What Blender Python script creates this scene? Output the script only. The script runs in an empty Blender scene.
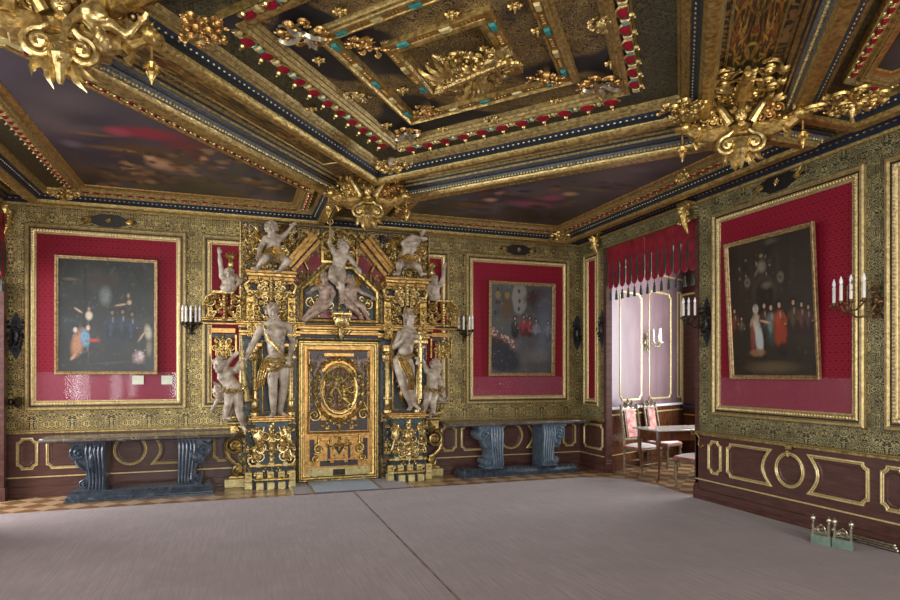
import bpy, math, random
import numpy as np
from mathutils import Vector, Matrix, noise
PI = math.pi
S = bpy.context.scene
COL = S.collection
TH = math.radians(19.0); F = 615.0; HY = 373.0; EYE = 1.6

# ------------------------------------------------------------------ placing helpers
def onY(u, v, Y):
    r = (u-450)/F; z = Y/(-math.sin(TH)*r+math.cos(TH))
    return Vector((z*(math.cos(TH)*r+math.sin(TH)), Y, EYE+(HY-v)*z/F))
def onX(u, v, X):
    r = (u-450)/F; z = X/(math.cos(TH)*r+math.sin(TH))
    return Vector((X, z*(-math.sin(TH)*r+math.cos(TH)), EYE+(HY-v)*z/F))
def onZ(u, v, H):
    z = F*(H-EYE)/(HY-v); r = (u-450)/F
    return Vector((z*(math.cos(TH)*r+math.sin(TH)), z*(-math.sin(TH)*r+math.cos(TH)), H))

# ------------------------------------------------------------------ materials
MATS = {}
def nt(name):
    m = bpy.data.materials.new(name); m.use_nodes = True
    t = m.node_tree; b = t.nodes['Principled BSDF']
    MATS[name] = m
    return m, t, b
def N(t, typ, **kw):
    n = t.nodes.new(typ)
    for k, v in kw.items():
        if k in n.inputs.keys(): n.inputs[k].default_value = v
        else: setattr(n, k, v)
    return n
def ramp(t, fac, stops, interp='LINEAR'):
    r = t.nodes.new('ShaderNodeValToRGB'); r.color_ramp.interpolation = interp
    e = r.color_ramp.elements
    while len(e) < len(stops): e.new(0.5)
    for i, (p, c) in enumerate(stops):
        e[i].position = p; e[i].color = (*c, 1) if len(c) == 3 else c
    t.links.new(fac, r.inputs['Fac']); return r.outputs['Color']
def math_(t, op, a, b=None, c=None):
    n = t.nodes.new('ShaderNodeMath'); n.operation = op
    for i, x in enumerate((a, b, c)):
        if x is None: continue
        if isinstance(x, (int, float)): n.inputs[i].default_value = x
        else: t.links.new(x, n.inputs[i])
    return n.outputs[0]
def bump(t, b, h, s=.3, d=.01):
    n = N(t, 'ShaderNodeBump', Strength=s, Distance=d); t.links.new(h, n.inputs['Height'])
    t.links.new(n.outputs[0], b.inputs['Normal'])
def mixc(t, fac, a, b):
    n = t.nodes.new('ShaderNodeMix'); n.data_type = 'RGBA'
    for i, x in ((0, fac), (6, a), (7, b)):
        if isinstance(x, (int, float)): n.inputs[i].default_value = x
        elif isinstance(x, tuple): n.inputs[i].default_value = (*x, 1)
        else: t.links.new(x, n.inputs[i])
    return n.outputs[2]
def coords(t, kind='Object'):
    return t.nodes.new('ShaderNodeTexCoord').outputs[kind]
def simple(name, c1, c2, scale=12, rough=.5, metal=0.0, bs=.25, bd=.004, detail=4, stretch=None):
    m, t, b = nt(name)
    co = coords(t)
    if stretch:
        mp = N(t, 'ShaderNodeMapping', Scale=stretch); t.links.new(co, mp.inputs[0]); co = mp.outputs[0]
    n = N(t, 'ShaderNodeTexNoise', Scale=scale, Detail=detail); t.links.new(co, n.inputs['Vector'])
    c = ramp(t, n.outputs['Fac'], [(.32, c1), (.68, c2)])
    t.links.new(c, b.inputs['Base Color'])
    b.inputs['Roughness'].default_value = rough; b.inputs['Metallic'].default_value = metal
    if bs: bump(t, b, n.outputs['Fac'], bs, bd)
    return m
def arabesque(name, ground, g1, g2, sx=.16, sz=.2, scale=30, thr=.5, metal=.5, axes=(0, 2), rough=.42, patches=None):
    """mirrored curling gold scrollwork on a dark ground"""
    m, t, b = nt(name)
    co = coords(t)
    sp = t.nodes.new('ShaderNodeSeparateXYZ'); t.links.new(co, sp.inputs[0])
    a = math_(t, 'PINGPONG', sp.outputs[axes[0]], sx); c = math_(t, 'PINGPONG', sp.outputs[axes[1]], sz)
    cb = t.nodes.new('ShaderNodeCombineXYZ'); t.links.new(a, cb.inputs[0]); t.links.new(c, cb.inputs[1])
    n0 = N(t, 'ShaderNodeTexNoise', Scale=scale*.35, Detail=1.0); t.links.new(cb.outputs[0], n0.inputs['Vector'])
    va = t.nodes.new('ShaderNodeVectorMath'); va.operation = 'MULTIPLY_ADD'
    t.links.new(n0.outputs['Color'], va.inputs[0]); va.inputs[1].default_value = (.06, .06, 0); t.links.new(cb.outputs[0], va.inputs[2])
    vo = N(t, 'ShaderNodeTexVoronoi', Scale=scale*.55, feature='F1'); t.links.new(va.outputs[0], vo.inputs['Vector'])
    w = math_(t, 'SINE', math_(t, 'MULTIPLY', vo.outputs['Distance'], 17.0))
    n1 = N(t, 'ShaderNodeTexNoise', Scale=scale*1.3, Detail=2.0); t.links.new(cb.outputs[0], n1.inputs['Vector'])
    h = math_(t, 'ADD', math_(t, 'MULTIPLY', w, .32), n1.outputs['Fac'])
    fac = math_(t, 'SMOOTH_MAX', math_(t, 'MULTIPLY', math_(t, 'SUBTRACT', h, thr-.06), 8.0), 0.0, .05)
    fac = math_(t, 'MINIMUM', fac, 1.0)
    if patches is not None:
        nz = N(t, 'ShaderNodeTexNoise', Scale=patches, Detail=0.0); t.links.new(co, nz.inputs['Vector'])
        k = math_(t, 'MULTIPLY', math_(t, 'SUBTRACT', .60 if patches > 1.5 else .67, nz.outputs['Fac']), 14.0)
        k = math_(t, 'MINIMUM', math_(t, 'MAXIMUM', k, 0.0), 1.0)
        fac = math_(t, 'MULTIPLY', fac, k)
    n2 = N(t, 'ShaderNodeTexNoise', Scale=6.0, Detail=5.0); t.links.new(co, n2.inputs['Vector'])
    gold = ramp(t, n2.outputs['Fac'], [(.3, g1), (.7, g2)])
    t.links.new(mixc(t, fac, ground, gold), b.inputs['Base Color'])
    t.links.new(math_(t, 'MULTIPLY', fac, metal), b.inputs['Metallic'])
    b.inputs['Roughness'].default_value = rough
    bump(t, b, fac, .5, .003)
    return m
def damask(name):
    m, t, b = nt(name)
    co = coords(t)
    sp = t.nodes.new('ShaderNodeSeparateXYZ'); t.links.new(co, sp.inputs[0])
    x = math_(t, 'MULTIPLY', sp.outputs[0], 2*PI/.13); z = math_(t, 'MULTIPLY', sp.outputs[2], 2*PI/.17)
    p = math_(t, 'MULTIPLY', math_(t, 'COSINE', x), math_(t, 'COSINE', z))
    q = math_(t, 'ABSOLUTE', math_(t, 'SINE', math_(t, 'MULTIPLY', p, 4.2)))
    n = N(t, 'ShaderNodeTexNoise', Scale=3.0, Detail=6.0); t.links.new(co, n.inputs['Vector'])
    c = ramp(t, q, [(.25, (.150, .003, .012)), (.75, (.270, .010, .028))])
    c2 = mixc(t, math_(t, 'MULTIPLY', n.outputs['Fac'], .35), c, (.12, .002, .010))
    t.links.new(c2, b.inputs['Base Color'])
    t.links.new(ramp(t, q, [(0, (.75,)*3), (1, (.55,)*3)]), b.inputs['Roughness']); b.inputs['Specular IOR Level'].default_value = .22
    b.inputs['Sheen Weight'].default_value = .0
    bump(t, b, q, .15, .002)
    return m

GOLD = simple('gold', (.25, .155, .042), (.70, .49, .17), 26, .36, .82, .8, .008)
FGILT = simple('frame_gilt', (.26, .19, .075), (.50, .38, .17), 30, .42, .55, .5, .005)
FBEAD = simple('frame_bead_gilt', (.34, .25, .11), (.62, .47, .22), 40, .38, .55, .5, .005)
GOLDY = simple('gold_bright', (.30, .20, .07), (.74, .56, .24), 30, .32, .78, .7, .006)
GOLDO = simple('gold_orange', (.30, .15, .04), (.58, .34, .11), 22, .36, .72, .6, .005)
GOLDD = simple('gold_dull', (.17, .12, .045), (.50, .36, .13), 34, .45, .6, .7, .006)
NAVY = simple('navy_paint', (.006, .008, .014), (.016, .022, .034), 20, .45)
BLUEB = simple('blue_band', (.005, .008, .016), (.020, .030, .060), 60, .5)
LEADB = simple('blue_scroll_band', (.03, .05, .10), (.22, .22, .17), 70, .5, 0, .3)
TEALB = simple('blue_grey_paint', (.012, .026, .036), (.045, .080, .10), 16, .45)
TURQ = simple('turquoise_stone', (.02, .15, .14), (.04, .26, .24), 16, .3)
CREAM = simple('cream_gilt', (.42, .34, .13), (.66, .56, .27), 16, .35, .3)
REDP = simple('red_lacquer', (.14, .003, .010), (.24, .006, .018), 12, .28)
DARKG = simple('dark_green_paint', (.010, .018, .012), (.035, .045, .022), 30, .5)
BLACK = simple('black_moulding', (.006, .005, .005), (.016, .012, .011), 20, .4)
STONE = simple('statue_alabaster', (.25, .19, .14), (.54, .45, .35), 9, .38, 0, .35, .006)
WOOD = simple('mahogany', (.060, .024, .018), (.112, .046, .036), 5, .32, 0, .1, .002, 6, (1, 1, 7))
WOODL = simple('lilac_brown_panel', (.155, .098, .105), (.215, .14, .15), 4, .4, 0, .08, .002, 4, (1, 1, .4))
WOODT = simple('walnut', (.06, .02, .009), (.15, .055, .022), 8, .25, 0, .1, .002, 5, (6, 1, 1))
GILT = simple('gilt_line', (.55, .42, .17), (.78, .64, .32), 30, .4, .35, .2, .002)
FRAMEW = simple('picture_frame_wood', (.16, .09, .04), (.40, .27, .12), 30, .4, .45, .4, .003)
BRONZE = simple('dark_bronze', (.015, .012, .009), (.06, .042, .022), 25, .4, .6)
CANDLE = simple('candle_ivory', (.70, .66, .62), (.80, .76, .72), 10, .4, 0, 0)
BULB = simple('bulb_glass_white', (.85, .85, .88), (.92, .92, .95), 10, .12, 0, 0)
WHITE = simple('white_plaster', (.72, .72, .70), (.8, .8, .78), 5, .5)
SEATW = simple('window_lit_silk', (.72, .68, .60), (.82, .78, .72), 18, .5)  # bright window light on the seat tops is put into this white
SEATR = simple('red_silk', (.36, .03, .05), (.60, .16, .16), 12, .55)
CHAIRG = simple('greyed_gilt_wood', (.10, .07, .04), (.28, .21, .13), 25, .4, .3)
PALER = simple('faded_pink_silk', (.38, .06, .06), (.66, .34, .28), 12, .55)
GREENS = simple('green_stone', (.10, .16, .12), (.20, .27, .20), 14, .4)
SILV = simple('tarnished_brass', (.25, .24, .19), (.62, .56, .40), 30, .3, .8)
TASSEL = simple('dark_green_tassel', (.010, .016, .012), (.04, .055, .04), 60, .8, 0, .3, .004, 2, (5, 5, 1))
RED_CLOTH = simple('crimson_cloth', (.14, .002, .008), (.27, .007, .022), 10, .6)
LEATHER_B = arabesque('gilt_leather_back', (.010, .012, .016), (.24, .17, .045), (.58, .44, .15), .23, .31, 50, .47, .5)
LEATHER_R = arabesque('gilt_leather_right', (.016, .018, .016), (.20, .16, .06), (.48, .41, .18), .21, .29, 54, .49, .3, (1, 2))
FILI = arabesque('filigree_panel', (.012, .012, .018), (.22, .14, .045), (.46, .32, .12), .31, .29, 62, .40, .45, (0, 1), patches=1.9)
BANDO = arabesque('painted_band', (.030, .030, .022), (.22, .11, .035), (.34, .20, .07), .35, .35, 16, .52, .15, (0, 1))
DKFILI = arabesque('dark_filigree', (.012, .014, .010), (.075, .07, .035), (.13, .115, .05), .2, .2, 40, .5, .2, (0, 1))
PORT = arabesque('portal_scroll_ground', (.010, .016, .024), (.22, .14, .045), (.50, .34, .12), .17, .19, 30, .50, .6)
DAMASK = damask('red_damask')

def ramp_fac(t, f):
    return math_(t, 'MINIMUM', math_(t, 'MAXIMUM', math_(t, 'MULTIPLY', math_(t, 'SUBTRACT', f, .42), 4.0), 0.0), 1.0)
def carpet_mat(name, tint):
    m, t, b = nt(name); co = coords(t)
    mp = N(t, 'ShaderNodeMapping', Scale=(46, 2.2, 1)); t.links.new(co, mp.inputs[0])
    n = N(t, 'ShaderNodeTexNoise', Scale=1.0, Detail=3.0); t.links.new(mp.outputs[0], n.inputs['Vector'])
    n2 = N(t, 'ShaderNodeTexNoise', Scale=1.3, Detail=9.0, Roughness=.75); t.links.new(co, n2.inputs['Vector'])
    n3 = N(t, 'ShaderNodeTexNoise', Scale=240.0, Detail=1.0); t.links.new(co, n3.inputs['Vector'])
    a = ramp(t, n.outputs['Fac'], [(.3, tuple(.70*x for x in tint)), (.7, tuple(1.22*x for x in tint))])
    c = mixc(t, ramp_fac(t, n2.outputs['Fac']), a, tuple(.66*x for x in tint))
    c = mixc(t, math_(t, 'MULTIPLY', n3.outputs['Fac'], .3), c, tuple(1.35*x for x in tint))
    t.links.new(c, b.inputs['Base Color']); b.inputs['Roughness'].default_value = .9
    b.inputs['Sheen Weight'].default_value = .2
    bump(t, b, n3.outputs['Fac'], .5, .004)
    return m
CARPET = carpet_mat('mauve_carpet', (.212, .146, .138))
MATB = carpet_mat('brown_mat', (.13, .085, .08))
MATBL = carpet_mat('blue_grey_mat', (.15, .20, .25))
def parquet():
    m, t, b = nt('chequered_parquet'); co = coords(t)
    mp = N(t, 'ShaderNodeMapping', Rotation=(0, 0, PI/4)); t.links.new(co, mp.inputs[0])
    ck = N(t, 'ShaderNodeTexChecker', Scale=4.6, Color1=(.46, .31, .17, 1), Color2=(.19, .095, .040, 1)); t.links.new(mp.outputs[0], ck.inputs['Vector'])
    mp2 = N(t, 'ShaderNodeMapping', Scale=(3, 40, 1), Rotation=(0, 0, PI/4)); t.links.new(co, mp2.inputs[0])
    n = N(t, 'ShaderNodeTexNoise', Scale=1.0, Detail=4.0); t.links.new(mp2.outputs[0], n.inputs['Vector'])
    t.links.new(mixc(t, math_(t, 'MULTIPLY', n.outputs['Fac'], .5), ck.outputs['Color'], (.15, .07, .03)), b.inputs['Base Color'])
    b.inputs['Roughness'].default_value = .32
    return m
PARQ = parquet()
def marble(name, base, vein, rough=.2, sc=3.0):
    m, t, b = nt(name); co = coords(t)
    n = N(t, 'ShaderNodeTexNoise', Scale=sc, Detail=8.0, Distortion=1.6); t.links.new(co, n.inputs['Vector'])
    v = math_(t, 'ABSOLUTE', math_(t, 'SUBTRACT', n.outputs['Fac'], .5))
    n2 = N(t, 'ShaderNodeTexNoise', Scale=14.0, Detail=5.0); t.links.new(co, n2.inputs['Vector'])
    g = ramp(t, n2.outputs['Fac'], [(.3, tuple(.7*x for x in base)), (.7, tuple(1.4*x for x in base))])
    f = ramp(t, v, [(0, (.8, .8, .8)), (.008, (0, 0, 0))])
    t.links.new(mixc(t, f, g, vein), b.inputs['Base Color'])
    b.inputs['Roughness'].default_value = rough
    return m
MARB = marble('black_veined_marble', (.028, .038, .052), (.16, .18, .20))
MARB2 = marble('grey_carved_marble', (.035, .050, .075), (.22, .25, .30), .28, 5)
MARB3 = marble('blue_grey_carved_marble', (.075, .11, .15), (.34, .38, .44), .3, 5)
MARBT = marble('brown_marble_top', (.085, .07, .062), (.40, .36, .33), .16)
def vcol(name):
    m, t, b = nt(name)
    a = t.nodes.new('ShaderNodeAttribute'); a.attribute_name = 'paint'
    n = N(t, 'ShaderNodeTexNoise', Scale=60.0, Detail=4.0); t.links.new(coords(t), n.inputs['Vector'])
    t.links.new(mixc(t, math_(t, 'MULTIPLY', n.outputs['Fac'], .25), a.outputs['Color'], (.01, .01, .01)), b.inputs['Base Color'])
    b.inputs['Roughness'].default_value = .32
    bump(t, b, n.outputs['Fac'], .1, .001)
    return m
CANVAS = vcol('oil_canvas')
CEILCAN = vcol('ceiling_canvas'); CEILCAN.node_tree.nodes['Principled BSDF'].inputs['Roughness'].default_value = .45
def glass():
    m, t, b = nt('window_glass')
    b.inputs['Transmission Weight'].default_value = 1; b.inputs['Roughness'].default_value = .02
    b.inputs['Base Color'].default_value = (.9, .95, .95, 1)
    return m
GLASS = glass()

# ------------------------------------------------------------------ mesh builder
class MB:
    def __init__(s): s.v = []; s.f = []; s.m = []; s.mi = 0; s.T = None
    def add(s, vs, fs, mi=None):
        b = len(s.v)
        if s.T is not None: vs = [s.T @ Vector(p) for p in vs]
        s.v += [tuple(p) for p in vs]
        s.f += [tuple(b+i for i in f) for f in fs]
        s.m += [s.mi if mi is None else mi]*len(fs)
    def box(s, x0, x1, y0, y1, z0, z1, mi=None, c=0.0):
        if c <= 0:
            s.add([(x0,y0,z0),(x1,y0,z0),(x1,y1,z0),(x0,y1,z0),(x0,y0,z1),(x1,y0,z1),(x1,y1,z1),(x0,y1,z1)],
                  [(0,3,2,1),(4,5,6,7),(0,1,5,4),(1,2,6,5),(2,3,7,6),(3,0,4,7)], mi); return
        vs = []
        for z, k in ((z0, c), (z0+c, 0), (z1-c, 0), (z1, c)):
            a, b_, d, e = x0+k, x1-k, y0+k, y1-k
            vs += [(a, d, z), (b_, d, z), (b_, e, z), (a, e, z)]
        fs = [(0,3,2,1), (12,13,14,15)]
        for l in range(3):
            for i in range(4):
                j = (i+1) % 4; fs.append((l*4+i, l*4+j, l*4+4+j, l*4+4+i))
        s.add(vs, fs, mi)
    def tube(s, pts, r, n=8, mi=None, flat=1.0, closed=False):
        pts = [Vector(p) for p in pts]; k = len(pts)
        rs = r if isinstance(r, (list, tuple)) else [r]*k
        vs = []; up = None
        for i, p in enumerate(pts):
            if closed: d = pts[(i+1) % k]-pts[i-1]
            else: d = pts[min(i+1, k-1)]-pts[max(i-1, 0)]
            if d.length < 1e-9: d = Vector((0, 0, 1))
            d.normalize()
            if up is None: up = Vector((0, 1, 0)) if abs(d.y) < .9 else Vector((1, 0, 0))
            a = up-d*up.dot(d)
            if a.length < 1e-6: a = d.orthogonal()
            a.normalize(); up = a; b = d.cross(a)
            for j in range(n):
                t = 2*PI*j/n; vs.append(p+a*(math.cos(t)*rs[i]*flat)+b*(math.sin(t)*rs[i]))
        fs = []
        for i in range(k if closed else k-1):
            for j in range(n):
                i2 = (i+1) % k
                fs.append((i*n+j, i*n+(j+1) % n, i2*n+(j+1) % n, i2*n+j))
        if not closed:
            fs.append(tuple(range(n))[::-1]); fs.append(tuple(range((k-1)*n, k*n)))
        s.add(vs, fs, mi)
    def ball(s, c, r, n=8, mi=None, R=None):
        if isinstance(r, (int, float)): r = (r, r, r)
        c = Vector(c); m = max(4, n//2+1); vs = []; fs = []
        for i in range(1, m):
            a = PI*i/m
            for j in range(n):
                b = 2*PI*j/n
                p = Vector((r[0]*math.sin(a)*math.cos(b), r[1]*math.sin(a)*math.sin(b), r[2]*math.cos(a)))
                vs.append(c+(R @ p if R else p))
        pt = Vector((0, 0, r[2])); t = len(vs)
        vs.append(c+(R @ pt if R else pt)); vs.append(c-(R @ pt if R else pt))
        for i in range(m-2):
            for j in range(n): fs.append((i*n+j, (i+1)*n+j, (i+1)*n+(j+1) % n, i*n+(j+1) % n))
        for j in range(n):
            fs.append((t, j, (j+1) % n)); fs.append((t+1, (m-2)*n+(j+1) % n, (m-2)*n+j))
        s.add(vs, fs, mi)
    def lathe(s, prof, c=(0, 0, 0), n=16, mi=None, R=None):
        c = Vector(c); vs = []; fs = []
        for r, z in prof:
            for j in range(n):
                p = Vector((r*math.cos(2*PI*j/n), r*math.sin(2*PI*j/n), z)); vs.append(c+(R @ p if R else p))
        for i in range(len(prof)-1):
            for j in range(n): fs.append((i*n+j, i*n+(j+1) % n, (i+1)*n+(j+1) % n, (i+1)*n+j))
        fs.append(tuple(range(n))[::-1]); fs.append(tuple(range((len(prof)-1)*n, len(prof)*n)))
        s.add(vs, fs, mi)
    def prism(s, poly, y0, y1, mi=None):          # polygon in x,z
        k = len(poly)
        s.add([(x, y0, z) for x, z in poly]+[(x, y1, z) for x, z in poly],
              [tuple(range(k)), tuple(range(2*k-1, k-1, -1))]+[(i, i+k, (i+1) % k+k, (i+1) % k) for i in range(k)], mi)
    def build(s, name, mats, parent=None, ang=38, smooth=True, loc=None):
        me = bpy.data.meshes.new(name); me.from_pydata(s.v, [], s.f)
        for m in (mats if isinstance(mats, (list, tuple)) else [mats]): me.materials.append(m)
        me.polygons.foreach_set('material_index', s.m)
        import bmesh
        bm = bmesh.new(); bm.from_mesh(me); bmesh.ops.recalc_face_normals(bm, faces=bm.faces); bm.to_mesh(me); bm.free()
        if smooth:
            me.polygons.foreach_set('use_smooth', [True]*len(me.polygons)); me.set_sharp_from_angle(angle=math.radians(ang))
        o = bpy.data.objects.new(name, me); COL.objects.link(o)
        if parent: o.parent = parent
        if loc is not None: o.location = loc
        return o

def inset(poly, t):
    k = len(poly); out = []
    for i in range(k):
        p0, p1, p2 = Vector(poly[i-1]), Vector(poly[i]), Vector(poly[(i+1) % k])
        d1 = (p1-p0).normalized(); d2 = (p2-p1).normalized()
        n1 = Vector((-d1.y, d1.x)); n2 = Vector((-d2.y, d2.x))
        b = n1+n2; b = b/max(b.dot(n1), .25)
        out.append(tuple(p1+b*t))
    return out
def ccw(poly):
    a = sum(poly[i-1][0]*poly[i][1]-poly[i][0]*poly[i-1][1] for i in range(len(poly)))
    return poly if a > 0 else poly[::-1]
def sweep(mb, poly, prof, xf, mids=None):
    """closed mitred moulding; prof = [(inset, height)], xf(u,v,n) -> point"""
    poly = ccw(poly); k = len(poly); vs = []
    for t, h in prof:
        for u, v in inset(poly, t): vs.append(xf(u, v, h))
    for l in range(len(prof)-1):
        mb.add([], [])
    b = len(mb.v)
    fs = []; mm = []
    for l in range(len(prof)-1):
        for i in range(k):
            j = (i+1) % k; fs.append((l*k+i, l*k+j, (l+1)*k+j, (l+1)*k+i)); mm.append(mids[l] if mids else mb.mi)
    mb.add(vs, fs); mb.m[-len(fs):] = mm
WALLXF = lambda u, v, n: (u, -n, v)      # wall-mounted things: local x along the wall, -y out of it, z up
def rect(x0, x1, z0, z1): return [(x0, z0), (x1, z0), (x1, z1), (x0, z1)]

# ------------------------------------------------------------------ things
def thing(name, label, cat, loc=(0, 0, 0), rz=0, group=None):
    o = bpy.data.objects.new(name, None); COL.objects.link(o)
    o.empty_display_size = .1
    o.location = loc; o.rotation_euler = (0, 0, rz); o['label'] = label; o['category'] = cat
    if group: o['group'] = group
    return o
def tag(o, label, cat, group=None, kind=None):
    o['label'] = label; o['category'] = cat
    if group: o['group'] = group
    if kind: o['kind'] = kind
    return o
def struct(o, label=None):
    o['kind'] = 'structure'
    if label: o['label'] = label
    return o
def plab(o, l): o['label'] = l; return o

# ------------------------------------------------------------------ ornament vocabulary (local x,z plane, relief towards -y)
def scroll(mb, c, R, turns=1.6, th=.012, a0=0, d=1, tail=None, y=0, n=6, mi=None, flat=1.3):
    pts = []; rs = []; K = int(14*turns)
    if tail:
        pts.append(Vector((c[0]+tail[0], c[1]+y, c[2]+tail[1]))); rs.append(th*.7)
    for i in range(K+1):
        s = i/K; r = R*(1-.86*s); a = a0+d*turns*2*PI*s
        pts.append(Vector((c[0]+r*math.cos(a), c[1]+y-.25*R*s, c[2]+r*math.sin(a)))); rs.append(th*(1-.35*s))
    mb.tube(pts, rs, n, mi, flat)
    mb.ball(pts[-1], th*1.5, 6, mi)
def leaf(mb, c, ang, L, W, bulge=.3, mi=None, curl=0.0):
    K = 7; vs = []; fs = []
    c = Vector(c)
    for i in range(K+1):
        s = i/K; w = W*math.sin(PI*min(1, .12+s*.88))*(1.15-.5*s)*(1.22 if i % 2 else .78); a = ang+curl*s+.25*s*s
        dx, dz = math.cos(a), math.sin(a); p = c+Vector((dx*L*s, -bulge*L*math.sin(PI*s*.8), dz*L*s))
        nx, nz = -dz, dx
        vs += [p+Vector((nx*w, .3*W, nz*w)), p+Vector((0, -.45*W, 0)), p+Vector((-nx*w, .3*W, -nz*w))]
    for i in range(K):
        for j in range(2): fs.append((i*3+j, i*3+j+1, i*3+j+4, i*3+j+3))
    mb.add(vs, fs, mi)
def flower(mb, c, R, mi=None, petals=6):
    for k in range(petals):
        a = 2*PI*k/petals; leaf(mb, c, a, R, R*.34, .25, mi)
    mb.ball((c[0], c[1]-R*.25, c[2]), R*.28, 7, mi)
def mask(mb, c, s, mi=None, beard=True):
    x, y, z = c
    mb.ball(c, (.5*s, .4*s, .68*s), 12, mi)
    mb.ball((x, y-.42*s, z-.02*s), (.10*s, .16*s, .2*s), 6, mi)
    for k in (-1, 1):
        mb.ball((x+k*.2*s, y-.33*s, z+.17*s), (.15*s, .08*s, .06*s), 6, mi)
        mb.ball((x+k*.2*s, y-.33*s, z-.07*s), (.13*s, .10*s, .13*s), 6, mi)
        leaf(mb, (x+k*.42*s, y, z+.2*s), PI/2-k*.9, .6*s, .18*s, .2, mi)
        leaf(mb, (x+k*.3*s, y, z+.4*s), PI/2-k*.4, .6*s, .18*s, .2, mi)
    mb.ball((x, y-.34*s, z-.26*s), (.17*s, .09*s, .05*s), 6, mi)
    mb.ball((x, y-.26*s, z-.48*s), (.2*s, .16*s, .14*s), 6, mi)
    if beard:
        for a in (-2.2, -1.9, -1.57, -1.24, -.94): leaf(mb, (x, y-.1*s, z-.45*s), a, .75*s, .13*s, .15, mi)
def orn(mb, cx, cz, w, h, seed, y=0, mi=None, dens=1.0, center=True, mats=1, th=None, depth=.03):
    """bilaterally symmetric cluster of scrolls, leaves, flowers and beads filling w x h"""
    rnd = random.Random(seed); n = int(7*dens); th = th or min(w, h)*.035+.004
    for i in range(n):
        fx = rnd.uniform(.12, .46)*w; fz = (-.45+.9*(i+.5)/n)*h; R = min(w, h)*rnd.uniform(.09, .17)
        k = rnd.random(); a0 = rnd.uniform(0, 6.28); d = rnd.choice((-1, 1)); tl = (rnd.uniform(-1.4, .4)*R*1.5, rnd.uniform(-1.5, 1.5)*R)
        la = rnd.uniform(-1.2, 1.4); m_ = rnd.randrange(mats) if mi is None else mi
        for s in (-1, 1):
            c = (cx+s*fx, y-depth*rnd.random() if s == -1 else y-depth*.5, cz+fz)
            a = a0 if s == 1 else PI-a0
            if k < .5: scroll(mb, c, R, 1.4, th, a, d*s, (s*tl[0], tl[1]), 0, 5, m_)
            elif k < .85:
                for q in (-.5, 0, .5): leaf(mb, c, (la+q) if s == 1 else PI-(la+q), R*1.7, R*.36, .35, m_)
            else: flower(mb, c, R*.8, m_)
    if center:
        for i in range(int(4*dens)+1):
            z = cz+h*(-.42+.84*i/max(1, int(4*dens))); R = min(w, h)*.11
            mb.ball((cx, y-depth, z), (R*.6, R*.6, R*.75), 8, mi)
            for a in (PI/2-.6, PI/2+.6, -PI/2+.6, -PI/2-.6): leaf(mb, (cx, y-depth*.6, z), a, R*1.5, R*.35, .3, mi)

# ------------------------------------------------------------------ figures: one continuous remeshed body
def frame_rot(zax, xax):
    z = zax.normalized(); x = (xax-z*xax.dot(z)).normalized(); y = z.cross(x)
    return Matrix((x, y, z)).transposed()
def baked(mb, name, mat, parent, vox, smooth_it=4):
    o = mb.build('tmp', mat); 
    r = o.modifiers.new('r', 'REMESH'); r.mode = 'VOXEL'; r.voxel_size = vox
    sm = o.modifiers.new('s', 'SMOOTH'); sm.factor = .5; sm.iterations = smooth_it
    dg = bpy.context.evaluated_depsgraph_get(); dg.update()
    me = bpy.data.meshes.new_from_object(o.evaluated_get(dg)); me.name = name
    tmp = o.data; bpy.data.objects.remove(o); bpy.data.meshes.remove(tmp)
    me.polygons.foreach_set('use_smooth', [True]*len(me.polygons))
    o = bpy.data.objects.new(name, me); COL.objects.link(o); o.parent = parent
    return o
def hand(mb, w, d, side, s):
    """palm and five fingers; w wrist, d hand direction, side = thumb direction"""
    d = d.normalized(); side = (side-d*side.dot(d)).normalized(); nrm = d.cross(side)
    R = Matrix((side, nrm, d)).transposed()
    mb.ball(w+d*.045*s, (.038*s, .017*s, .05*s), 8, R=R)
    for i, L in enumerate((.068, .078, .072, .056)):
        b = w+d*.08*s+side*(.027-.018*i)*s; r = .0095*s
        p1 = b+d*L*.5*s+nrm*.008*s; p2 = p1+d*L*.38*s+nrm*.028*s
        mb.tube([b-d*.02*s, b, p1, p2], [r*1.1, r*1.1, r, r*.75], 6)
    b = w+d*.025*s+side*.03*s
    mb.tube([b-side*.01*s, b+d*.02*s+side*.02*s, b+d*.05*s+side*.03*s+nrm*.012*s], [.014*s, .012*s, .009*s], 6)
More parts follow.
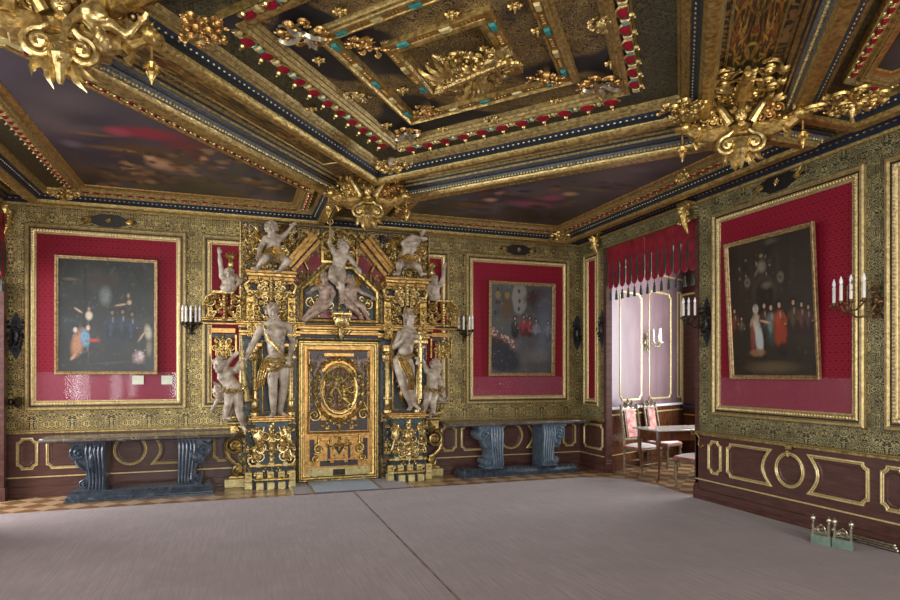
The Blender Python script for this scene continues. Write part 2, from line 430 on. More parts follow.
def figure(mb, J, s, chub=1.0, head=1.0, female=False, face=Vector((0, -1, -.1)), cut=None, arms=True):
    """J maps joint names to local points"""
    g = lambda k: Vector(J[k])
    def cap(a, b, r0, r1, mid=None, f=1.0):
        a = Vector(a); b = Vector(b); m = a.lerp(b, .38)
        rm = mid if mid else (r0+r1)/2
        mb.tube([a, a.lerp(b, .15), m, a.lerp(b, .75), b], [r0*.9*s, r0*1.04*s, rm*s, (rm*.4+r1*.6)*s, r1*s], 10, None, f)
        mb.ball(a, r0*s, 8); mb.ball(b, r1*s, 8)
    shl, shr = g('shl'), g('shr'); hl, hr = g('hipl'), g('hipr'); neck = g('neck'); pel = (hl+hr)/2
    sx = (shr-shl); up = neck-pel; chest = pel.lerp(neck, .68); belly = pel.lerp(neck, .36)
    R1 = frame_rot(up, sx); R2 = frame_rot(up, hr-hl)
    fw = R1 @ Vector((0, -1, 0))
    if fw.dot(face) < 0: fw = -fw
    c = chub; wide = sx.length/(2*s)
    mb.ball(chest, (max(.13, wide*.82)*s, .105*s*c, .17*s), 14, R=R1)
    mb.ball(belly, (.115*s*c, .092*s*c, .15*s), 14, R=R2)
    mb.ball(pel+up*.03, (.14*s*(1.06 if female else 1)*c, .105*s*c, .11*s), 14, R=R2)
    sxn = sx.normalized(); upn = up.normalized()
    for k in (-1, 1):
        mb.ball(chest+sxn*k*.07*s+upn*.035*s+fw*.075*s, ((.055, .055, .055) if female else (.08, .04, .055)) if 0 else tuple(x*s for x in ((.055, .055, .055) if female else (.075, .04, .055))), 10, R=None if female else R1)
        mb.ball(pel+(hr-hl).normalized()*k*.065*s-fw*.055*s, tuple(x*s for x in (.075, .07, .085)), 8)
    if not female and chub < 1.15:
        for k in (-1, 1):
            for q in (.0, .06, .12): mb.ball(belly+sxn*k*.032*s+upn*(q-.03)*s+fw*.078*s, tuple(x*s for x in (.032, .022, .028)), 6, R=R1)
    hd = g('head')
    cap(neck-upn*.03*s, neck.lerp(hd, .6), .06*c, .052*c)
    mb.tube([shl, neck+upn*.02*s, shr], [.045*s*c, .06*s*c, .045*s*c], 8)
    face = face.normalized(); hu = (hd-neck); hu = (hu-face*hu.dot(face)*.8).normalized(); sd = hu.cross(face).normalized()
    fu = sd.cross(face)*-1
    if fu.dot(hu) < 0: fu = -fu
    RH = Matrix((sd, -face, fu)).transposed(); q = s*head
    P = lambda x, y, z: hd+RH @ Vector((x*q, y*q, z*q))
    mb.ball(P(0, .01, .02), (.078*q, .095*q, .09*q), 14, R=RH)
    mb.ball(P(0, -.028, -.04), (.056*q, .062*q, .075*q), 12, R=RH)
    mb.tube([P(0, -.09, .02), P(0, -.108, -.012), P(0, -.096, -.024)], [.009*q, .015*q, .011*q], 6)
    for k in (-1, 1):
        mb.ball(P(k*.032, -.078, .026), (.027*q, .016*q, .009*q), 6, R=RH)
        mb.ball(P(k*.031, -.078, .006), (.014*q, .012*q, .009*q), 6, R=RH)
        mb.ball(P(k*.04, -.062, -.025), (.022*q, .02*q, .024*q), 6, R=RH)
        mb.ball(P(k*.079, .0, .0), (.010*q, .02*q, .028*q), 6, R=RH)
    mb.ball(P(0, -.088, -.045), (.024*q, .011*q, .006*q), 6, R=RH); mb.ball(P(0, -.086, -.058), (.02*q, .010*q, .007*q), 6, R=RH)
    mb.ball(P(0, -.076, -.09), (.02*q, .018*q, .017*q), 6, R=RH)
    if arms:
        for k in 'lr':
            if 'el'+k not in J: continue
            cap(g('sh'+k), g('el'+k), .056*c, .04*c, .05*c); mb.ball(g('sh'+k), .062*s*c, 10)
            if 'wr'+k in J:
                cap(g('el'+k), g('wr'+k), .042*c, .026*c, .04*c)
                d = (g('wr'+k)-g('el'+k)); sdv = sxn if k == 'l' else -sxn
                if abs(d.normalized().dot(sdv)) > .9: sdv = upn
                hand(mb, g('wr'+k), d, sdv, s*(1.05 if chub > 1.1 else 1))
    for k in 'lr':
        if 'kn'+k not in J: continue
        cap(g('hip'+k), g('kn'+k), .088*c, .056*c, .084*c)
        if 'an'+k in J:
            kn, an = g('kn'+k), g('an'+k); cap(kn, an, .055*c, .034*c, .055*c)
            toe = g('toe'+k) if 'toe'+k in J else an+Vector((0, -.14, -.05))*s
            d = (toe-an); he = an+Vector((0, .03, -.04))*s
            mb.tube([he, an+(d*.35)+Vector((0, 0, -.01))*s, toe], [.033*s, .034*s, .024*s], 8)
            sd2 = d.cross(Vector((0, 0, 1))); sd2 = sd2.normalized() if sd2.length > 1e-6 else Vector((1, 0, 0))
            for i in range(5): mb.ball(toe+sd2*(i-2)*.014*s+d.normalized()*(.012-.003*abs(i-1))*s, .011*s, 6)
    return hd, RH, q
def hair(parent, hd, RH, q, mat, seed=1, beard=False, long=False, name='hair'):
    mb = MB(); rnd = random.Random(seed)
    for i in range(46 if not long else 64):
        th = rnd.uniform(0, 2*PI); ph = rnd.uniform(-.1, 1.5)
        d = Vector((math.cos(th)*math.cos(ph), math.sin(th)*math.cos(ph), math.sin(ph)))
        if d.y < -.45 and d.z < .55: continue
        p = hd+RH @ Vector((d.x*.082*q, (.012+d.y*.098)*q, (.022+d.z*.093)*q))
        mb.ball(p, q*rnd.uniform(.018, .028), 6)
    for k in (-1, 1):
        for z in ((.02, -.01, -.04, -.08, -.12) if long else (.02, -.01)): mb.ball(hd+RH @ Vector((k*.078*q, .03*q, z*q)), .024*q, 6)
    if beard:
        for i in range(26):
            a = rnd.uniform(-1, 1); mb.ball(hd+RH @ Vector((a*.058*q, (-.062+abs(a)*.03-rnd.random()*.014)*q, (-.07-rnd.random()*.06+abs(a)*.03)*q)), .018*q, 6)
        for k in (-1, 1): mb.tube([hd+RH @ Vector((0, -.1*q, -.034*q)), hd+RH @ Vector((k*.035*q, -.085*q, -.05*q))], [.008*q, .004*q], 5)
    return mb.build(name, mat, parent)
def drape(mb, pts, w, seed=0, folds=5, amp=.012):
    """cloth band along pts with fold ridges; w = list of half widths vectors"""
    K = len(pts); M = folds*4; vs = []; fs = []
    for i in range(K):
        p = Vector(pts[i]); wv = Vector(w[i])
        for side in (0, 1):
            for j in range(M+1):
                t = j/M*2-1; f = math.sin(j*PI/2+i*.4)*amp
                vs.append(p+wv*t+Vector((0, -f-(0 if side == 0 else -.008), 0)))
    W = M+1
    for i in range(K-1):
        for side in (0, 1):
            for j in range(M):
                a = (i*2+side)*W+j; b = ((i+1)*2+side)*W+j; fs.append((a, a+1, b+1, b))
    mb.add(vs, fs)

# =================================================================== THE SETTING
XL, XR, YB, ZT = -2.85, 5.57, 9.29, 3.92
mb = MB(); mb.box(-6.0, 8.4, -2.2, 10.6, -.1, 0); struct(mb.build('floor', PARQ))
mb = MB(); mb.box(XL, XR+.12, YB, YB+.12, 0, 4.05); struct(mb.build('wall_back', LEATHER_B))
mb = MB()
for y0, y1 in ((8.52, YB), (-2.2, 6.43)): mb.box(XR, XR+.08, y0, y1, 0, 4.05)
mb.box(XR, XR+.08, 6.43, 8.52, 3.62, 4.05)
struct(mb.build('wall_right', LEATHER_R))
mb = MB()
for y0, y1 in ((9.12, YB), (6.2, 7.5)): mb.box(XL-.16, XL, y0, y1, 0, 4.05)
mb.box(XL-.16, XL, 7.5, 9.12, 3.62, 4.05); mb.box(XL-.16, XL, -2.2, 6.2, 0, .9); mb.box(XL-.16, XL, -2.2, 6.2, 3.4, 4.05)
for y0, y1 in ((-2.2, -1.4), (.2, 1.0), (2.6, 4.5)): mb.box(XL-.16, XL, y0, y1, .9, 3.4)
struct(mb.build('wall_left', LEATHER_R))
mb = MB()
mb.box(XL-.16, XR+.16, -2.32, -2.2, 0, .8); mb.box(XL-.16, XR+.16, -2.32, -2.2, 3.3, 4.05)
for x0, x1 in ((XL-.16, -1.9), (-.5, .6), (2.0, 3.1), (4.5, XR+.16)): mb.box(x0, x1, -2.32, -2.2, .8, 3.3)
struct(mb.build('wall_front', LEATHER_R))
# windows behind and beside the photographer
def window(n, p, w, h, rz):
    e = bpy.data.objects.new('window_%d' % n, None); COL.objects.link(e); e.location = p; e.rotation_euler = (0, 0, rz); struct(e)
    m = MB()
    for x in (-w/2, -.03, w/2-.06): m.box(x, x+.06, -.03, .03, 0, h)
    for z in (0, h*.33, h*.66, h-.06): m.box(-w/2, w/2, -.03, .03, z, z+.05)
    m.build('window_frame', WOOD, e)
    m = MB(); m.box(-w/2, w/2, -.004, .004, 0, h); m.build('window_pane', GLASS, e)
WIN = [((-1.2, -2.26, .8), 1.4, 2.5, 0), ((1.3, -2.26, .8), 1.4, 2.5, 0), ((3.8, -2.26, .8), 1.4, 2.5, 0),
       ((XL-.08, -.6, .9), 1.6, 2.5, PI/2), ((XL-.08, 1.8, .9), 1.6, 2.5, PI/2), ((XL-.08, 5.35, .9), 1.7, 2.5, PI/2)]
for i, a in enumerate(WIN): window(i+1, *a)
mb = MB(); mb.box(XL-.16, XR+.16, -2.3, YB+.1, ZT, ZT+.1); struct(mb.build('ceiling', BANDO))

# alcove on the right: canted panelled wall, outer wall with a window
AX, AY = 5.72, 8.62; BX, BY = 8.11, 9.75
mb = MB(); mb.add([(AX-.06, AY-.03, 0), (BX, BY, 0), (BX, BY, 3.9), (AX-.06, AY-.03, 3.9), (AX-.07, AY+.12, 0), (BX, BY+.15, 0), (BX, BY+.15, 3.9), (AX-.07, AY+.12, 3.9)],
                 [(0,1,2,3), (4,7,6,5), (0,4,5,1), (3,2,6,7), (1,5,6,2), (0,3,7,4)])
struct(mb.build('wall_alcove', WOODL))
mb = MB(); mb.box(BX, BX+.15, 4.9, 6.3, 0, 3.9); mb.box(BX, BX+.15, 8.55, BY+.15, 0, 3.9); mb.box(BX, BX+.15, 6.3, 8.55, 0, .95); mb.box(BX, BX+.15, 6.3, 8.55, 3.3, 3.9)
mb.box(XR+.08, BX+.15, 4.8, 4.9, 0, 3.9)
struct(mb.build('wall_alcove_outer', WOOD))
mb = MB(); mb.box(XR+.08, BX+.15, 4.8, BY+.3, 3.9, 3.98); struct(mb.build('ceiling_alcove', WHITE))
mb = MB(); mb.box(BX-.16, BX+.02, 6.1, BY-.02, .95, 1.0); struct(mb.build('window_sill_alcove', BLUEB))  # blue skylight falling on the sill is put into its colour
window(7, (BX+.08, 7.42, .98), 2.2, 2.3, -PI/2)
# left alcove
mb = MB(); mb.box(-5.0, XL-.16, 9.15, 9.25, 0, 3.9); mb.box(-5.0, XL-.16, 6.3, 6.4, 0, 3.9)
struct(mb.build('wall_alcove_left', WOODL))
mb = MB(); mb.box(-5.1, -5.0, 6.3, 9.25, 0, .9); mb.box(-5.1, -5.0, 6.3, 9.25, 3.3, 3.9); struct(mb.build('wall_alcove_left_outer', WOOD))
mb = MB(); mb.box(-5.1, XL-.16, 6.3, 9.25, 3.9, 3.98); struct(mb.build('ceiling_alcove_left', WHITE))
window(8, (-5.05, 7.78, .9), 2.8, 2.4, PI/2)

# -------- wainscot with gilt mouldings
def arc(cx, cz, r, a0, a1, n=6): return [(cx+r*math.cos(a0+(a1-a0)*i/n), cz+r*math.sin(a0+(a1-a0)*i/n)) for i in range(n+1)]
def outline(u0, u1, z0, z1, c=.05, left='n', right='n'):
    p = []
    h = (z1-z0)
    if left == 'n': p += arc(u0, z0, c, PI/2, 0, 3)
    else: p += [(u0, z0)]
    if right == 'n': p += arc(u1, z0, c, PI, PI/2, 3)+arc(u1, z1, c, -PI/2, -PI, 3)
    else:
        p += [(u1, z0)]+[(u1-.28*h*math.sin(PI*i/8), z0+h*i/8) for i in range(1, 8)]+[(u1, z1)]
    if left == 'n': p += arc(u0, z1, c, 0, -PI/2, 3)
    else: p += [(u0, z1)]+[(u0+.28*h*math.sin(PI*i/8), z1-h*i/8) for i in range(1, 8)]
    return p
def gilt(poly, par, lab=None):
    m = MB(); sweep(m, poly, [(0, 0), (0, .012), (.010, .016), (.018, .008), (.022, .008), (.028, .014), (.034, .004)], WALLXF, [0, 0, 0, 1, 0, 0])
    # inner bevelled field of the panel
    sweep(m, inset(ccw(poly), .05), [(0, .0), (.004, .006), (.012, .006), (.02, 0)], WALLXF, [1, 1, 1])
    m.T = None
    o = m.build('gilt_moulding', [GILT, WOOD], par); 
    return o
def wainscot(label, loc, rz, L, shapes, gaps=None, zt=.86):
    t = thing('wainscot', label, 'wall panelling', loc, rz)
    m = MB(); m.box(0, L, -.02, 0, .0, zt-.04); m.build('panel_board', WOOD, t)
    for sh in shapes:
        if sh[0] == 'o': poly = [(sh[1]+sh[2]*math.cos(a), sh[3]+sh[2]*1.03*math.sin(a)) for a in [2*PI*i/28 for i in range(28)]]
        else: poly = outline(*sh[1:])
        o = gilt(poly, t); o.location = (0, -.02, 0)
    m = MB(); m.box(0, L, -.045, 0, zt-.045, zt-.012, c=.006); m.box(0, L, -.06, 0, zt-.012, zt+.004, c=.004); m.build('cap_rail', [GOLDD], t)
    m = MB(); m.box(0, L, -.032, -.018, .248, .262); m.build('gilt_fillet', GILT, t)
    m = MB(); m.box(0, L, -.04, 0, 0, .13, c=.004); m.box(0, L, -.055, 0, 0, .05, c=.004); m.build('plinth_board', WOOD, t)
    return t
bx = lambda u: onY(u, 450, YB-.03).x
Z0, Z1 = .35, .765
def bs(lst, x0):
    out = []
    for s in lst:
        if s[0] == 'o': out.append(('o', (bx(s[1])+bx(s[2]))/2-x0, (bx(s[2])-bx(s[1]))/2, .565))
        else: out.append(('r', bx(s[1])-x0, bx(s[2])-x0, Z0, Z1, .055, *s[3:]))
    return out
wainscot('brown wainscot with gilt outlines behind the left marble console', (XL, YB, 0), 0, 2.85,
         bs([('r', 16, 38), ('r', 46, 110, 'n', 'a'), ('o', 113, 147), ('r', 150, 205, 'a', 'n'), ('r', 213, 231)], XL))
wainscot('brown wainscot with gilt outlines behind the right marble console', (2.78, YB, 0), 0, XR-2.78,
         bs([('r', 441, 457), ('r', 461, 498, 'n', 'a'), ('o', 499.5, 523), ('r', 526, 560, 'a', 'n'), ('r', 563, 576)], 2.78))
ry = lambda u: onX(u, 450, XR-.03).y
def rs(lst, y0):
    out = []
    for s in lst:
        if s[0] == 'o': out.append(('o', y0-(ry(s[1])+ry(s[2]))/2, (ry(s[1])-ry(s[2]))/2, .565))
        else: out.append(('r', y0-ry(s[1]), y0-ry(s[2]), Z0, Z1, .055, *s[3:]))
    return out
wainscot('short dark wainscot with one gilt octagonal outline beside the corner, left of the alcove opening', (XR, YB, 0), -PI/2, YB-8.52, rs([('r', 583.5, 603)], YB))
wainscot('long brown wainscot with gilt oblongs and a circle below the group portrait', (XR, 6.43, 0), -PI/2, 6.43+2.2,
         rs([('r', 707.5, 721), ('r', 726, 772, 'n', 'a'), ('o', 774.5, 804), ('r', 806, 869, 'a', 'n'), ('r', 880, 908)], 6.43))

# cornice strips where the walls meet the ceiling
def cornice(name, loc, rz, L):
    m = MB()
    m.add([], [])
    prof = [(0, 3.76, 0), (-.03, 3.765, 0), (-.04, 3.79, 0), (-.03, 3.80, 1), (-.10, 3.87, 0), (-.13, 3.885, 0), (-.13, 3.93, 0), (0, 3.93, 0)]
    for i in range(len(prof)-1):
        a, b = prof[i], prof[i+1]
        m.add([(0, a[0], a[1]), (L, a[0], a[1]), (L, b[0], b[1]), (0, b[0], b[1])], [(0, 1, 2, 3)], prof[i][2] if i == 3 else 0)
    for i in range(int(L/.07)):
        m.ball((i*.07+.03, -.07, 3.838), (.02, .008, .008), 5, 2)
    o = m.build(name, [GOLDD, BLUEB, GOLD], None, loc=loc); o.rotation_euler = (0, 0, rz); struct(o); return o
cornice('trim_1', (XL, YB, 0), 0, XR-XL)
cornice('trim_2', (XR, YB, 0), -PI/2, YB+2.2)
cornice('trim_3', (XL, -2.2, 0), PI/2, YB+2.2)

# -------- gilded wall panels with red damask
def wall_panel(label, loc, rz, w, h, sheet=None, field=DAMASK, cut=None, bead=.034):
    t = thing('damask_wall_panel', label, 'wall panel', loc, rz)
    m = MB(); m.box(.1, w-.1, -.012, 0, .1, h-.1); m.build('damask_field', field, t)
    m = MB(); sweep(m, rect(0, w, 0, h), [(0, 0), (0, .035), (.012, .05), (.035, .052), (.045, .035), (.05, .03)], WALLXF); m.build('outer_frame', FGILT, t)
    m = MB(); sweep(m, rect(.05, w-.05, .05, h-.05), [(0, .0), (0, .024), (.018, .024)], WALLXF); m.build('dark_groove', BLACK, t)
    m = MB(); sweep(m, rect(.066, w-.066, .066, h-.066), [(0, .0), (0, .03), (.012, .042), (.035, .036), (.05, .022), (.062, .022), (.066, .012)], WALLXF)
    k = int((h-.2)/bead)
    for i in range(k+1):
        for x in (.088, w-.088): m.ball((x, -.042, .1+(h-.2)*i/k), (.014, .010, .010), 5)
    k = int((w-.2)/bead)
    for i in range(k+1):
        for z in (.088, h-.088): m.ball((.1+(w-.2)*i/k, -.042, z), (.010, .010, .014), 5)
    m.build('beaded_inner_frame', FBEAD, t)
    if sheet:
        m = MB(); m.box(.132, w-.132, -.024, -.020, .132, sheet); m.build('clear_protective_sheet', SHEET, t)
    return t
m_, t_, b_ = nt('clear_acrylic'); b_.inputs['Base Color'].default_value = (.42, .10, .15, 1); b_.inputs['Alpha'].default_value = .30; b_.inputs['Roughness'].default_value = .06; b_.inputs['Specular IOR Level'].default_value = .9
SHEET = m_
PW, PH = 1.92, 2.43
wall_panel('large gilt-framed red damask panel behind the dark painting of robed figures', (-2.60, YB, 1.11), 0, PW, PH, .5)
wall_panel('narrow red damask wall panel in gilded frame at the left edge of the portal', (-.48, YB, 1.11), 0, .62, PH)
wall_panel('narrow red damask wall panel in gilded frame at the right edge of the portal', (2.56, YB, 1.11), 0, .62, PH)
wall_panel('large gilt-framed red damask panel behind the town square painting', (3.46, YB, 1.10), 0, 1.89, PH, .44)
wall_panel('very narrow red damask strip panel in gilded frame between the room corner and the alcove', (XR, 9.13, 1.05), -PI/2, .46, 2.54)
wall_panel('large gilt-framed red damask panel behind the tilted group portrait', (XR, 6.14, 1.08), -PI/2, 1.96, 2.48, .47)
wall_panel('red damask wall panel in gilded frame cut off by the right edge of the picture', (XR, 3.99, 1.08), -PI/2, 1.96, 2.46)

# dark lozenges with a gilded rosette in the leather border, and black cartouches
def border_boss(label, loc, rz, w=.42, h=.17, cart=False):
    t = thing('border_rosette' if not cart else 'black_cartouche', label, 'wall ornament', loc, rz)
    m = MB()
    if not cart:
        m.prism([(-w, 0), (-w*.45, h*.35), (-w*.3, h*.5), (w*.3, h*.5), (w*.45, h*.35), (w, 0), (w*.45, -h*.35), (w*.3, -h*.5), (-w*.3, -h*.5), (-w*.45, -h*.35)], -.004, 0)
        m.build('dark_lozenge', BLACK, t)
        m = MB(); flower(m, (0, -.02, 0), .045)
        m.build('gilded_rosette', GOLDY, t)
        for k in (-1, 1):
            m = MB(); [leaf(m, (k*.2, -.008, 0), (0 if k > 0 else PI)+q, .14, .022, .1) for q in (-.4, 0, .4)]
            m.build('gilt_leaf_tip', GOLD, t)
    else:
        orn(m, 0, 0, w, h, 7, -.02, 0, 1.2, th=.014); m.ball((0, -.02, 0), (w*.22, .03, h*.3), 10)
        m.build('carved_scrollwork', BLACK, t)
        m = MB(); m.prism([(-w*.4, 0), (-w*.25, h*.5), (0, h*.75), (w*.25, h*.5), (w*.4, 0), (w*.25, -h*.5), (0, -h*.75), (-w*.25, -h*.5)], -.004, 0); m.build('dark_ground', NAVY, t)
    return t
for u, v, lab in ((109, 221, 'small gilded rosette on a dark lozenge above the left large damask panel'), (518.5, 250, 'small gilded rosette on a dark lozenge above the town square painting panel')):
    p = onY(u, v, YB); border_boss(lab, p, 0, .36, .17)
p = onX(778, 182, XR); border_boss('small gilded rosette on a dark lozenge above the group portrait panel', p, -PI/2, .36, .2)
p = onX(798, 448, XR)
for u, v, lab, on in ((577, 333, 'black carved cartouche in the back corner right of the red panel', 'b'), (602, 329, 'black carved cartouche on the short wall beside the alcove jamb', 'r'), (707, 322, 'black carved cartouche on the wall edge right of the alcove opening', 'r'), (16, 336, 'dark lozenge cartouche in the gold leather strip at the far left corner', 'b')):
    p = onY(u, v, YB) if on == 'b' else onX(u, v, XR)
    border_boss(lab, p, 0 if on == 'b' else -PI/2, .2, .42, True)

# =================================================================== CEILING COFFERS
RC = (1.49, 4.22); RA, RB = 2.30, 2.78
def rh(k=1.0, dx=0, dy=0): return [(RC[0], RC[1]+RB*k), (RC[0]-RA*k, RC[1]), (RC[0], RC[1]-RB*k), (RC[0]+RA*k, RC[1])]
CXF = lambda u, v, n: (u, v, n)
MM = [GOLDO, GOLDD, BLUEB, DARKG, GOLD, NAVY, GOLDY, REDP, TURQ, CREAM, LEADB]
def edge_items(poly, step, skip=.08):
    poly = ccw(poly)
    for i in range(len(poly)):
        a, b = Vector(poly[i]), Vector(poly[(i+1) % len(poly)]); L = (b-a).length; d = (b-a)/L; nrm = Vector((-d.y, d.x)); n = max(1, int((L-2*skip)/step))
        for j in range(n): yield a+d*(skip+(L-2*skip)*(j+.5)/n), d, nrm, j
def palmettes(m, poly, z, step, s):
    for p, d, nrm, j in edge_items(poly, step, step*.6):
        R = Matrix(((d.x, nrm.x, 0), (d.y, nrm.y, 0), (0, 0, 1)))
        c = Vector((p.x, p.y, z))
        w_, l_ = min(.060*s, step*.36), .062*s; D3, N3 = Vector((d.x, d.y, 0)), Vector((nrm.x, nrm.y, 0)); o_ = c-N3*l_*.35
        rim = [o_+D3*(w_*math.cos(a))+N3*(l_*math.sin(a)) for a in [PI*k/8 for k in range(9)]]
        mid = [o_+N3*l_*.12+D3*(w_*.55*math.cos(a))+N3*(l_*.55*math.sin(a))-Vector((0, 0, .024*s)) for a in [PI*k/8 for k in range(9)]]
        m.add(rim+mid+[o_+N3*l_*.3-Vector((0, 0, .030*s))], [(k, k+1, 10+k, 9+k) for k in range(8)]+[(9+k, 10+k, 18) for k in range(8)]+[(0, 9, 17, 8), (9, 18, 17)], 7)
        m.tube(rim, .0085*s, 5, 6); m.tube([rim[0], rim[8]], .007*s, 5, 6)
        m.ball(o_-N3*.016*s-Vector((0, 0, .022*s)), .015*s, 6, 6); m.ball(o_-N3*.03*s-Vector((0, 0, .036*s)), .008*s, 5, 6)
        q = c+Vector((d.x, d.y, 0))*step*.5
        m.ball(q+Vector((0, 0, .005)), (.020*s, .030*s, .020*s), 6, 9 if s > .8 else 6, R)
        for k in (-1, 1): m.ball(q+Vector((d.x, d.y, 0))*k*.028*s, (.008*s, .026*s, .014*s), 5, 8 if (s > .8 and j % 2) else 6, R)
def beads(m, poly, z, step, mi, r=.008, l=1.6):
    for p, d, nrm, j in edge_items(poly, step, .02):
        R = Matrix(((d.x, nrm.x, 0), (d.y, nrm.y, 0), (0, 0, 1)))
        m.ball((p.x, p.y, z), (r*l, r, r), 4, mi, R)
def gems(m, poly, z, w):
    for p, d, nrm, j in edge_items(poly, .14, .05):
        a = math.atan2(d.y, d.x); R = Matrix.Rotation(a, 3, 'Z'); c = Vector((p.x, p.y, z))
        if j % 2 == 0:
            mi = 8 if j % 4 == 0 else 9; hx, hy = .045, w*.46
            vs = [c+R @ Vector((sx*hx*k, sy*hy*k, h)) for h, k in ((0, 1), (-.016, .72)) for sx, sy in ((-1, -1), (1, -1), (1, 1), (-1, 1))]
            m.add(vs, [(0,1,2,3), (4,7,6,5), (0,4,5,1), (1,5,6,2), (2,6,7,3), (3,7,4,0)], mi)
        else:
            for q in (-.045, -.015, .015, .045): m.ball(c+R @ Vector((q, 0, 0)), (.006, w*.3, .008), 5, 6, R)
# central lozenge coffer
t = thing('lozenge_coffer', 'large central lozenge-shaped gilded ceiling coffer with red palmettes and nested filigree lozenges', 'ceiling coffer', (0, 0, 0))
m = MB()
base = rh()
sweep(m, base, [(-.03, ZT), (-.03, 3.86), (-.015, 3.83), (0, 3.79), (.005, 3.765), (.03, 3.75), (.075, 3.755), (.10, 3.78), (.105, 3.80), (.125, 3.81), (.165, 3.86), (.175, 3.855), (.19, 3.87), (.205, 3.868), (.23, 3.895), (.24, 3.89), (.26, ZT)],
      CXF, [1, 1, 1, 4, 4, 4, 4, 1, 3, 2, 4, 1, 4, 1, 4, 1])
beads(m, inset(ccw(base), .145), 3.835, .055, 9)
m.build('outer_frame', MM, t)
m = MB(); inn = inset(ccw(base), .25); k_ = inset(ccw(base), .52)
vs = [(*p, ZT-.006) for p in inn]+[(*p, ZT-.006) for p in k_]; m.add(vs, [(i, (i+1) % 4, (i+1) % 4+4, i+4) for i in range(4)]); m.build('dark_border', DKFILI, t)
m = MB(); sp = inset(ccw(base), .52)
sweep(m, sp, [(0, ZT), (0, 3.875), (.008, 3.86), (.09, 3.86), (.095, 3.845), (.12, 3.84), (.135, 3.86), (.15, 3.858), (.165, 3.88), (.18, 3.878), (.20, 3.90), (.20, ZT)], CXF, [4, 4, 5, 4, 4, 1, 4, 1, 4, 1, 4])
palmettes(m, inset(ccw(base), .565), 3.852, .195, 1.25)
m.build('palmette_moulding', MM, t)
m = MB()
def ring(m, a, b, z):
    p, q = inset(ccw(base), a), inset(ccw(base), b); m.add([(*x, z) for x in p]+[(*x, z) for x in q], [(i, (i+1) % 4, (i+1) % 4+4, i+4) for i in range(4)])
ring(m, .71, .99, 3.905); m.build('outer_filigree_panel', FILI, t)
m = MB(); i1 = inset(ccw(base), .97)
sweep(m, i1, [(0, ZT), (0, 3.89), (.01, 3.875), (.03, 3.87), (.035, 3.86), (.05, 3.855), (.06, 3.87), (.065, 3.875), (.12, 3.878), (.125, 3.87), (.135, 3.87), (.14, ZT)], CXF, [4, 1, 4, 1, 4, 4, 1, 0, 4, 4, 4])
gems(m, inset(ccw(base), 1.062), 3.876, .05); m.build('jewelled_middle_frame', MM, t)
m = MB(); ring(m, 1.10, 1.36, 3.905); m.build('inner_filigree_panel', FILI, t)
m = MB(); i2 = inset(ccw(base), 1.35)
sweep(m, i2, [(0, ZT), (0, 3.872), (.005, 3.868), (.055, 3.868), (.06, 3.86), (.085, 3.85), (.10, 3.87), (.115, 3.868), (.13, 3.89), (.13, ZT)], CXF, [4, 4, 0, 4, 4, 4, 1, 4, 4])
gems(m, inset(ccw(base), 1.382), 3.866, .05); m.build('jewelled_centre_frame', MM, t)
m = MB(); c0 = inset(ccw(base), 1.46); m.add([(*x, 3.905) for x in c0], [(0, 1, 2, 3)]); m.build('centre_field', FILI, t)

# triangular painted coffers
def mirror(poly, mx=False, my=False):
    return [((2*RC[0]-x if mx else x), (2*RC[1]-y if my else y)) for x, y in poly]
P2L = [(5.17, 9.06), (1.84, 9.06), (1.84, 7.64), (4.50, 4.45), (5.17, 4.45)]
P2I = [(4.92, 8.74), (2.08, 8.74), (2.08, 7.74), (4.45, 4.90), (4.92, 4.90)]
P1L = [(-2.45, 9.06), (1.14, 9.06), (1.14, 7.64), (-1.52, 4.45), (-2.45, 4.45)]
P1I = [(-1.98, 8.74), (.90, 8.74), (.90, 7.74), (-1.47, 4.90), (-1.98, 4.90)]
def soften(img, xs, ys, x, y, rx, ry, ang, col, s=.5, op=1.0):
    ca, sa = math.cos(ang), math.sin(ang)
    dx, dy = xs-x, ys-y
    a = (dx*ca+dy*sa)/rx; b = (-dx*sa+dy*ca)/ry
    d = np.sqrt(a*a+b*b); k = np.clip((1-d)/s, 0, 1)*op
    for i in range(3): img[..., i] = img[..., i]*(1-k)+col[i]*k
def lin(c): return tuple((x/255)**2.2 for x in c)
def paint_mesh(name, mat, parent, x0, x1, z0, z1, nx, ny, painter, place, keep=None):
    xs, ys = np.meshgrid(np.linspace(0, 1, nx), np.linspace(0, 1, ny))
    img = np.zeros((ny, nx, 3)); painter(img, xs, ys)
    vs = [place(x0+(x1-x0)*xs[j, i], z0+(z1-z0)*ys[j, i]) for j in range(ny) for i in range(nx)]
    fs = []
    for j in range(ny-1):
        for i in range(nx-1):
            if keep is None or keep(x0+(x1-x0)*(i+.5)/(nx-1), z0+(z1-z0)*(j+.5)/(ny-1)): fs.append((j*nx+i, j*nx+i+1, (j+1)*nx+i+1, (j+1)*nx+i))
    me = bpy.data.meshes.new(name); me.from_pydata(vs, [], fs); me.materials.append(mat)
    ca = me.color_attributes.new('paint', 'FLOAT_COLOR', 'POINT')
    ca.data.foreach_set('color', np.concatenate([img, np.ones((ny, nx, 1))], 2).astype(np.float32).ravel())
    o = bpy.data.objects.new(name, me); COL.objects.link(o); o.parent = parent; return o
def blobs(img, xs, ys, n, seed, cols, smin=.02, smax=.12, y0=0, y1=1, x0=0, x1=1, op=.7):
    r = random.Random(seed)
    for i in range(n):
        soften(img, xs, ys, r.uniform(x0, x1), r.uniform(y0, y1), r.uniform(smin, smax), r.uniform(smin, smax)*.5, r.uniform(-1, 1), lin(r.choice(cols)), .8, op*r.uniform(.4, 1))
